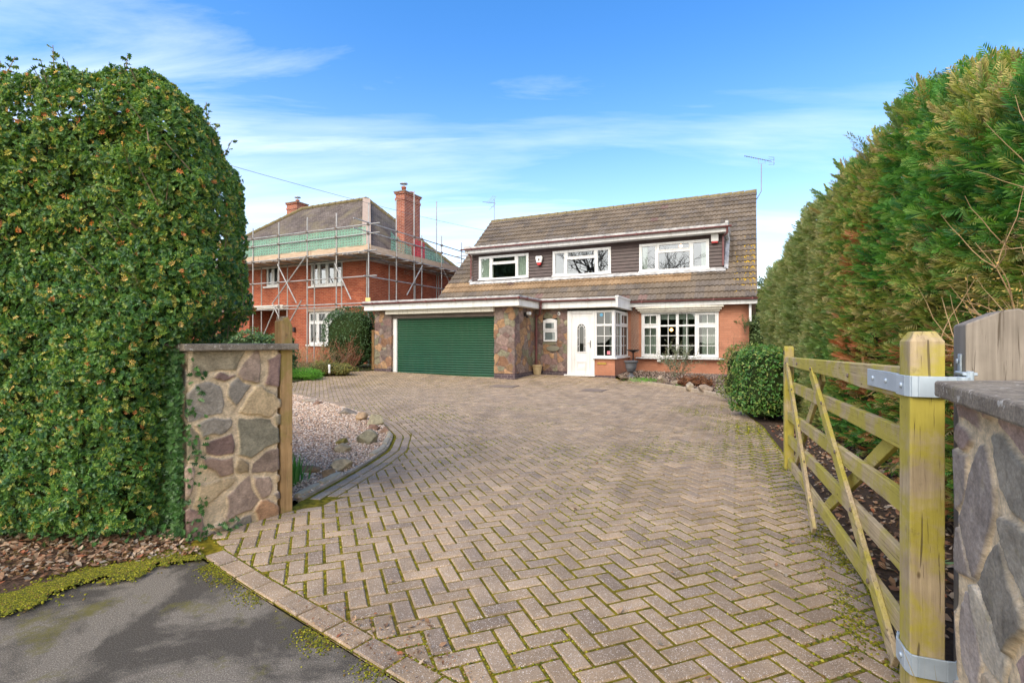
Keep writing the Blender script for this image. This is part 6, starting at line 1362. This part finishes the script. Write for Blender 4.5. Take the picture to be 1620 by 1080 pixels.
m = MB(); m.lathe([(0, .485), (.17, .49), (0, .50)], n=20); m.build('soil', W_['soil'], o)
b_ = hpt(1.42, 1.35); o = empty('bird_bath', (b_.x, b_.y, gz(b_.y)+.1), 0, 'dark iron bird bath on a thin stem below the trellis', 'bird bath')
m = MB(); m.lathe([(0, 0), (.12, 0), (.10, .03), (.03, .05), (.022, .62), (.06, .66), (.0, .66)], n=16); m.build('stem', W_['black'], o, smooth=True)
m = MB(); m.lathe([(0, .66), (.08, .665), (.20, .71), (.22, .74), (.20, .735), (.08, .69), (0, .685)], n=24); m.build('bowl', W_['black'], o, smooth=True)
def cover(x, y, w_, d_, rz, lab):
    o = empty('drain_cover', (x, y, gz(y)+.004), rz, lab, 'drain cover'); sl = math.atan(.05)
    m = MB(); m.box(-w_/2, w_/2, -d_/2, d_/2, -.01, .004); b = m.build('frame', W_['iron'], o, .002); b.rotation_euler = (math.atan((gz(y+.3)-gz(y-.3))/.6), 0, 0)
    m = MB(); m.box(-w_/2+.03, w_/2-.03, -d_/2+.03, d_/2-.03, .0045, .008); b = m.build('lid', W_['paver_plain'], o, .002); b.rotation_euler = (math.atan((gz(y+.3)-gz(y-.3))/.6), 0, 0)
W_['paver_plain'] = simple('cover_infill', (.20, .15, .11), (.27, .2, .15), 14, .9, .5, 60)
cover(-.23, 14.35, .75, .50, RZ, 'rusty brown drain cover in the paving below the garage corner')
cover(2.15, 13.35, .60, .60, RZ, 'mossy inset drain cover in the paving before the front door')
# boundary fences
f = empty('garden_fence', tuple(hpt(5.6, 6.2, .2)), RZ, 'brown close boarded fence beyond the right corner of the dormer house', 'fence')
m = MB()
for i in range(22): m.box(i*.15, i*.15+.14, .01*(i % 2), .02+.01*(i % 2), 0, 1.35+.02*(i % 3))
m.build('boards', W_['wood_brown'], f)
for x in (0, 1.8, 3.3): m = MB(); m.box(x-.04, x+.04, .035, .12, -.1, 1.5); m.build('post', W_['wood_brown'], f)
m = MB(); m.box(0, 3.4, .032, .07, .3, .38); m.box(0, 3.4, .032, .07, 1.0, 1.08); m.build('arris_rail', W_['wood_brown'], f)
f = empty('fence_post', (-5.13, 18.75, .22), RZ, 'weathered timber fence post squeezed between the clipped bush and the garage', 'fence post')
m = MB(); m.box(-.055, .055, -.055, .055, -.1, 1.5); m.build('post', W_['wood_brown'], f, .006); m = MB(); m.box(.058, .10, -.03, .02, -.1, 1.45); m.build('end_batten', W_['wood_grey'], f, .004)
m = MB(); m.lathe([(0, 0), (.06, 0), (.07, .06), (.055, .22), (.075, .40), (.07, .50), (.03, .53), (0, .53)], n=12); o = m.build('white_bag', W_['upvc'], None, smooth=True); x_, y_, z_ = pl(521, 0, 16.6); o.location = (x_, y_, z_+.12); o.scale = (.55, .4, .55); tag(o, 'small white plastic bag tied upright among the brown stems', 'bag')
# ---- stuff
def scatter_poly(poly, n, rng, near=None):
    x0, x1 = min(p[0] for p in poly), max(p[0] for p in poly); y0, y1 = min(p[1] for p in poly), max(p[1] for p in poly); out = []
    while len(out) < n:
        p = (rng.uniform(x0, x1), rng.uniform(y0, y1))
        if inside(p, poly) and (near is None or rng.random() < near(p)): out.append(p)
    return np.array(out)
def pebbles():
    rng = np.random.default_rng(3); poly = [(x, y) for x, y in BED]+[(-1.80, 4.10), (-2.3, 3.95), (-2.6, 6.0), (-4.0, 8.0), (-6.5, 10.5), (-6.5, 12.9)]
    n = 26000; P = scatter_poly(poly, n, rng, lambda p: min(1, (6.2/max(4, math.hypot(*p)))**1.6)); z = np.array([gz(y) for y in P[:, 1]])+rng.uniform(.008, .03, n)
    P3 = np.column_stack([P, z]); sc = rng.uniform(.014, .032, n)*np.clip(np.hypot(P[:, 0], P[:, 1])/6.5, .8, 1.7); tv, tf, _ = leaf_tpl('pebble')
    col = pick(rng, n, [(.74, .56, .40), (.60, .41, .27), (.84, .68, .52), (.44, .30, .20), (.68, .42, .27), (.92, .78, .62), (.36, .29, .23)], [5, 4, 4, 2.5, 2.5, 2, 1.5])
    V, F, cc = inst_mesh('', tv, tf, P3, basis(np.tile([[0, 0, 1.]], (n, 1)), rng, .4), sc, col, None); tag(link_np('gravel', V, F, W_['pebble'], None, cc, smooth=True), kind='stuff')
    # thinner gravel on the bed by the bay window
    n = 3500; poly = [to_world(1.2, .0)]+[(x+.12, y) for x, y in RB[::-1][1:]]+[(5.9, 10.6), to_world(5.0, -1.8), to_world(1.2, -1.8)]; P = scatter_poly(poly, n, rng); z = np.array([gz(y) for y in P[:, 1]])+rng.uniform(.085, .11, n)
    col = pick(rng, n, [(.44, .34, .26), (.34, .24, .18), (.55, .46, .38), (.30, .18, .12)], [4, 4, 2, 3]); V, F, cc = inst_mesh('', tv, tf, np.column_stack([P, z]), basis(np.tile([[0, 0, 1.]], (n, 1)), rng, .4), rng.uniform(.02, .05, n), col, None); tag(link_np('gravel', V, F, W_['pebble'], None, cc), kind='stuff')
pebbles()
def litter():
    rng = np.random.default_rng(8); tv, tf, _ = leaf_tpl('curl'); PAL = [(.32, .19, .11), (.40, .27, .17), (.25, .13, .075), (.48, .37, .26), (.18, .11, .07), (.38, .14, .07), (.30, .26, .21)]; pr = [4, 4, 3, 3, 2, 1, 2]
    poly = [(-2.06, 3.28), (-2.35, 3.60), (-4.8, 4.35), (-4.8, 2.9)]+[(-3.0, 2.55), (-2.50, 2.80), (-2.2, 3.02)]
    sets = [(scatter_poly(poly, 5200, rng), (.022, .058), .0), (scatter_poly([(-1.86, 3.08), (-2.1, 3.25), (-2.35, 3.5), (-2.5, 3.0), (-2.2, 2.95)], 420, rng), (.015, .045), .0), (scatter_poly([(1.75, 2.1), (2.05, 2.9), (2.5, 4.0), (3.0, 5.25), (3.9, 7.7), (4.6, 7.7), (3.9, 4.4), (3.2, 2.2)], 1900, rng), (.03, .07), .0),
            (scatter_poly(DRIVE, 110, rng, lambda p: .25 if p[1] > 6 else 1), (.02, .045), .003), (scatter_poly([(-.9, 2.3), (-.3, 1.93), (.0, 2.0), (-.35, 2.35), (-.8, 2.5)], 26, rng), (.015, .04), .002), (scatter_poly([(-1.2, 2.50), (-.2, 1.78), (.1, 1.6), (.15, 1.75), (-.25, 2.1), (-.9, 2.5)], 420, rng), (.006, .020), .0)]
    P3 = []; S_ = []
    for P, sz, dz in sets:
        z = np.array([gz(y) for y in P[:, 1]])+dz+.004+rng.uniform(0, .028, len(P))*(1 if dz == 0 else .15); P3.append(np.column_stack([P, z])); S_.append(rng.uniform(*sz, len(P)))
    P3 = np.concatenate(P3); S_ = np.concatenate(S_); n = len(P3)
    V, F, cc = inst_mesh('', tv, tf, P3, basis(np.tile([[0, 0, 1.]], (n, 1)), rng, .35), S_, pick(rng, n, PAL, pr), None); tag(link_np('fallen_leaves', V, F, W_['dry'], None, cc), kind='stuff')
    # ivy and weeds trailing at the hedge foot and up the pier
    tv, tf, _ = leaf_tpl('holly'); P = scatter_poly([(-2.10, 3.27), (-2.3, 3.5), (-4.6, 4.1), (-4.6, 3.5), (-2.7, 3.15)], 900, rng); q = [np.array([x, y, rng.uniform(.01, .09)]) for x, y in P]
    for _ in range(1500):
        t = rng.uniform(.0, .5)*rng.random()**.7; h = rng.uniform(.0, 1.25); p = gpt(-.035-abs(rng.normal(0, .02)), t*1.0+.0); q.append(np.array([p[0], p[1], h]))
    for _ in range(70): p = gpt(rng.uniform(-.03, .10)**1, -.02-abs(rng.normal(0, .012))); q.append(np.array([p[0], p[1], rng.uniform(0, 1.2)]))
    for _ in range(26): p = gpt(rng.uniform(-.05, .3), -.06-abs(rng.normal(0, .03))); q.append(np.array([p[0], p[1], rng.uniform(0, .09)]))
    q = np.array(q); nn = np.tile([[.2, -.9, .5]], (len(q), 1)); nn /= np.linalg.norm(nn[0]); V, F, cc = inst_mesh('', tv, tf, q, basis(nn, rng, .5), rng.uniform(.03, .055, len(q)), pick(rng, len(q), [(.06, .15, .035), (.10, .20, .06), (.04, .10, .03)], [1, 1, 1]), None); tag(link_np('ivy', V, F, W_['leaf'], None, cc), kind='stuff')
litter()
def moss():
    rng = np.random.default_rng(12); tv, tf, _ = leaf_tpl('tuft'); Q = []; Sz = []
    # in the joints, thick where the noise says so and along the right edge near the gate
    edge = [(1.50, 1.80), (1.72, 2.34), (1.98, 2.89), (2.46, 4.0), (2.92, 5.25), (3.82, 7.7)]
    for p, r in JOINTS:
        my = (p[1]+r[1])/2; mx = (p[0]+r[0])/2
        if my < 1.5 or abs(mx) > my*1.05: continue
        d = polydist((mx, my), edge); k = mnoise.noise((mx*.75, my*.75, 9))+.5*mnoise.noise((mx*2.3, my*2.3, 4))
        dens = max(0, k-.10)*1.5+2.4*max(0, 1-d/.8)*max(0, k+.6)+.5*max(0, 1-polydist((mx, my), KERB)/.5)*max(0, k+.3)
        L = math.dist(p, r); nn = rng.poisson(dens*L*95*min(1.0, 3.2/my))
        for _ in range(min(nn, 22)):
            t = rng.random(); Q.append((p[0]+(r[0]-p[0])*t+rng.normal(0, .0028), p[1]+(r[1]-p[1])*t+rng.normal(0, .0028), gz(my)-.004)); Sz.append(rng.uniform(.004, .0085)*(1+.5*(d < .4))*min(2.2, max(1, my/3.2)))
    # cushions on the edge by the gate and along the footway
    for _ in range(7000):
        t = rng.random(); i = min(3, int(t*4)); a, b = edge[i], edge[i+1]; f = rng.random(); x, y = a[0]+(b[0]-a[0])*f, a[1]+(b[1]-a[1])*f
        off = abs(rng.normal(0, .085)); 
        if mnoise.noise((x*3.2, y*3.2, off*6))+rng.normal(0, .15) < .05: continue
        Q.append((x-off, y+off*.3, .002)); Sz.append(rng.uniform(.003, .010))
    M2 = [(-1.90, 3.10), (-2.20, 2.86), (-2.40, 2.62), (-2.56, 2.38), (-2.9, 2.0)]
    for _ in range(42000):
        i = int(rng.random()*4); a, b = M2[i], M2[i+1]; f = rng.random(); off = rng.normal(.06, .10); x, y = a[0]+(b[0]-a[0])*f-off*.75, a[1]+(b[1]-a[1])*f+off*.62
        if rng.random() > 1/(1+math.exp(-9*(mnoise.noise((x*5, y*5, 2))*.9+.7*mnoise.noise((x*21, y*21, 5))+.42-abs(off-.06)*3.4))): continue
        Q.append((x, y, .002+.012*max(0, 1-abs(off-.06)/.12))); Sz.append(rng.uniform(.003, .0095))
    for _ in range(4500):
        i = rng.integers(1, 5); a, b = KERB[i], KERB[i+1]; f = rng.random(); off = abs(rng.normal(0, .05)); x, y = a[0]+(b[0]-a[0])*f, a[1]+(b[1]-a[1])*f
        if mnoise.noise((x*4, y*4, 6))+rng.normal(0, .15) < .10: continue
        Q.append((x-off*.6, y-off*.75, -.012)); Sz.append(rng.uniform(.003, .007))
    Q = np.array(Q); n = len(Q); col = pick(rng, n, [(.25, .235, .02), (.17, .18, .02), (.36, .33, .04), (.10, .11, .025), (.20, .13, .04)], [3, 3.5, 1.3, 3, 1.2], .35)
    V, F, cc = inst_mesh('', tv, tf, Q, basis(np.tile([[0, 0, 1.]], (n, 1)), rng, .2), np.array(Sz), col, None); tag(link_np('moss', V, F, W_['moss'], None, cc, smooth=True), kind='stuff'); print('moss', n)
moss()
def grass():
    rng = np.random.default_rng(4); n = 5000; poly = [to_world(-7.7, .5), (-6.1, 17.0), (-6.9, 15.0), (-9.5, 14.2), (-14, 18), to_world(-12, -1)]; P = scatter_poly(poly, n, rng)
    tv, tf, _ = leaf_tpl('blade'); V, F, cc = inst_mesh('', tv, tf, np.column_stack([P, [gz(y)+.0 for y in P[:, 1]]]), basis(np.tile([[0, 0, 1.]], (n, 1)), rng, .3), rng.uniform(.05, .13, n), pick(rng, n, [(.12, .24, .05), (.2, .28, .08), (.30, .26, .12)], [2, 2, 1]), None); tag(link_np('grass', V, F, W_['softleaf'], None, cc), kind='stuff')
grass()
# bare tree across the road behind the camera, seen only as a reflection in the upper windows
def bare_tree(loc, seed, h, label):
    rg = random.Random(seed); root = empty('bare_tree', loc, 0, label, 'tree'); m = MB()
    def gr(p, d, L, r, lev, out):
        pts = [p]; q = p.copy()
        for i in range(4): d = (d+Vector((rg.gauss(0, .12), rg.gauss(0, .12), rg.gauss(.03, .06)))).normalized(); q = q+d*L/4; pts.append(q.copy())
        out.tube(pts, [r*(1-.4*i/4) for i in range(5)], 6 if lev > 2 else 4, cap=False)
        if lev:
            for _ in range(rg.randint(3, 4)): gr(pts[rg.randint(2, 4)], (d+Vector((rg.gauss(0, .6), rg.gauss(0, .6), rg.gauss(.1, .3)))).normalized(), L*rg.uniform(.55, .75), r*.5, lev-1, out)
    gr(Vector((0, 0, -.2)), Vector((0, 0, 1)), h*.36, .30, 5, m); m.build('trunk', W_['bark'], root)
bare_tree((-17.5, -3.5, 0), 3, 17, 'tall bare tree on the far side of the road behind the viewer'); bare_tree((-10.5, -8.5, 0), 5, 15, 'bare spreading tree further along the road behind the viewer')
leafy('evergreen_tree', 'dense evergreen tree across the road, seen only as a reflection in the left dormer window', 'tree', (-24.5, 1.0, 0), (3.4, 3.4, 6.6), 7000, 'oval', [(.06, .11, .04), (.10, .16, .05)], [1, 1], (.18, .34), bump=.8, bs=.6, seed=44)
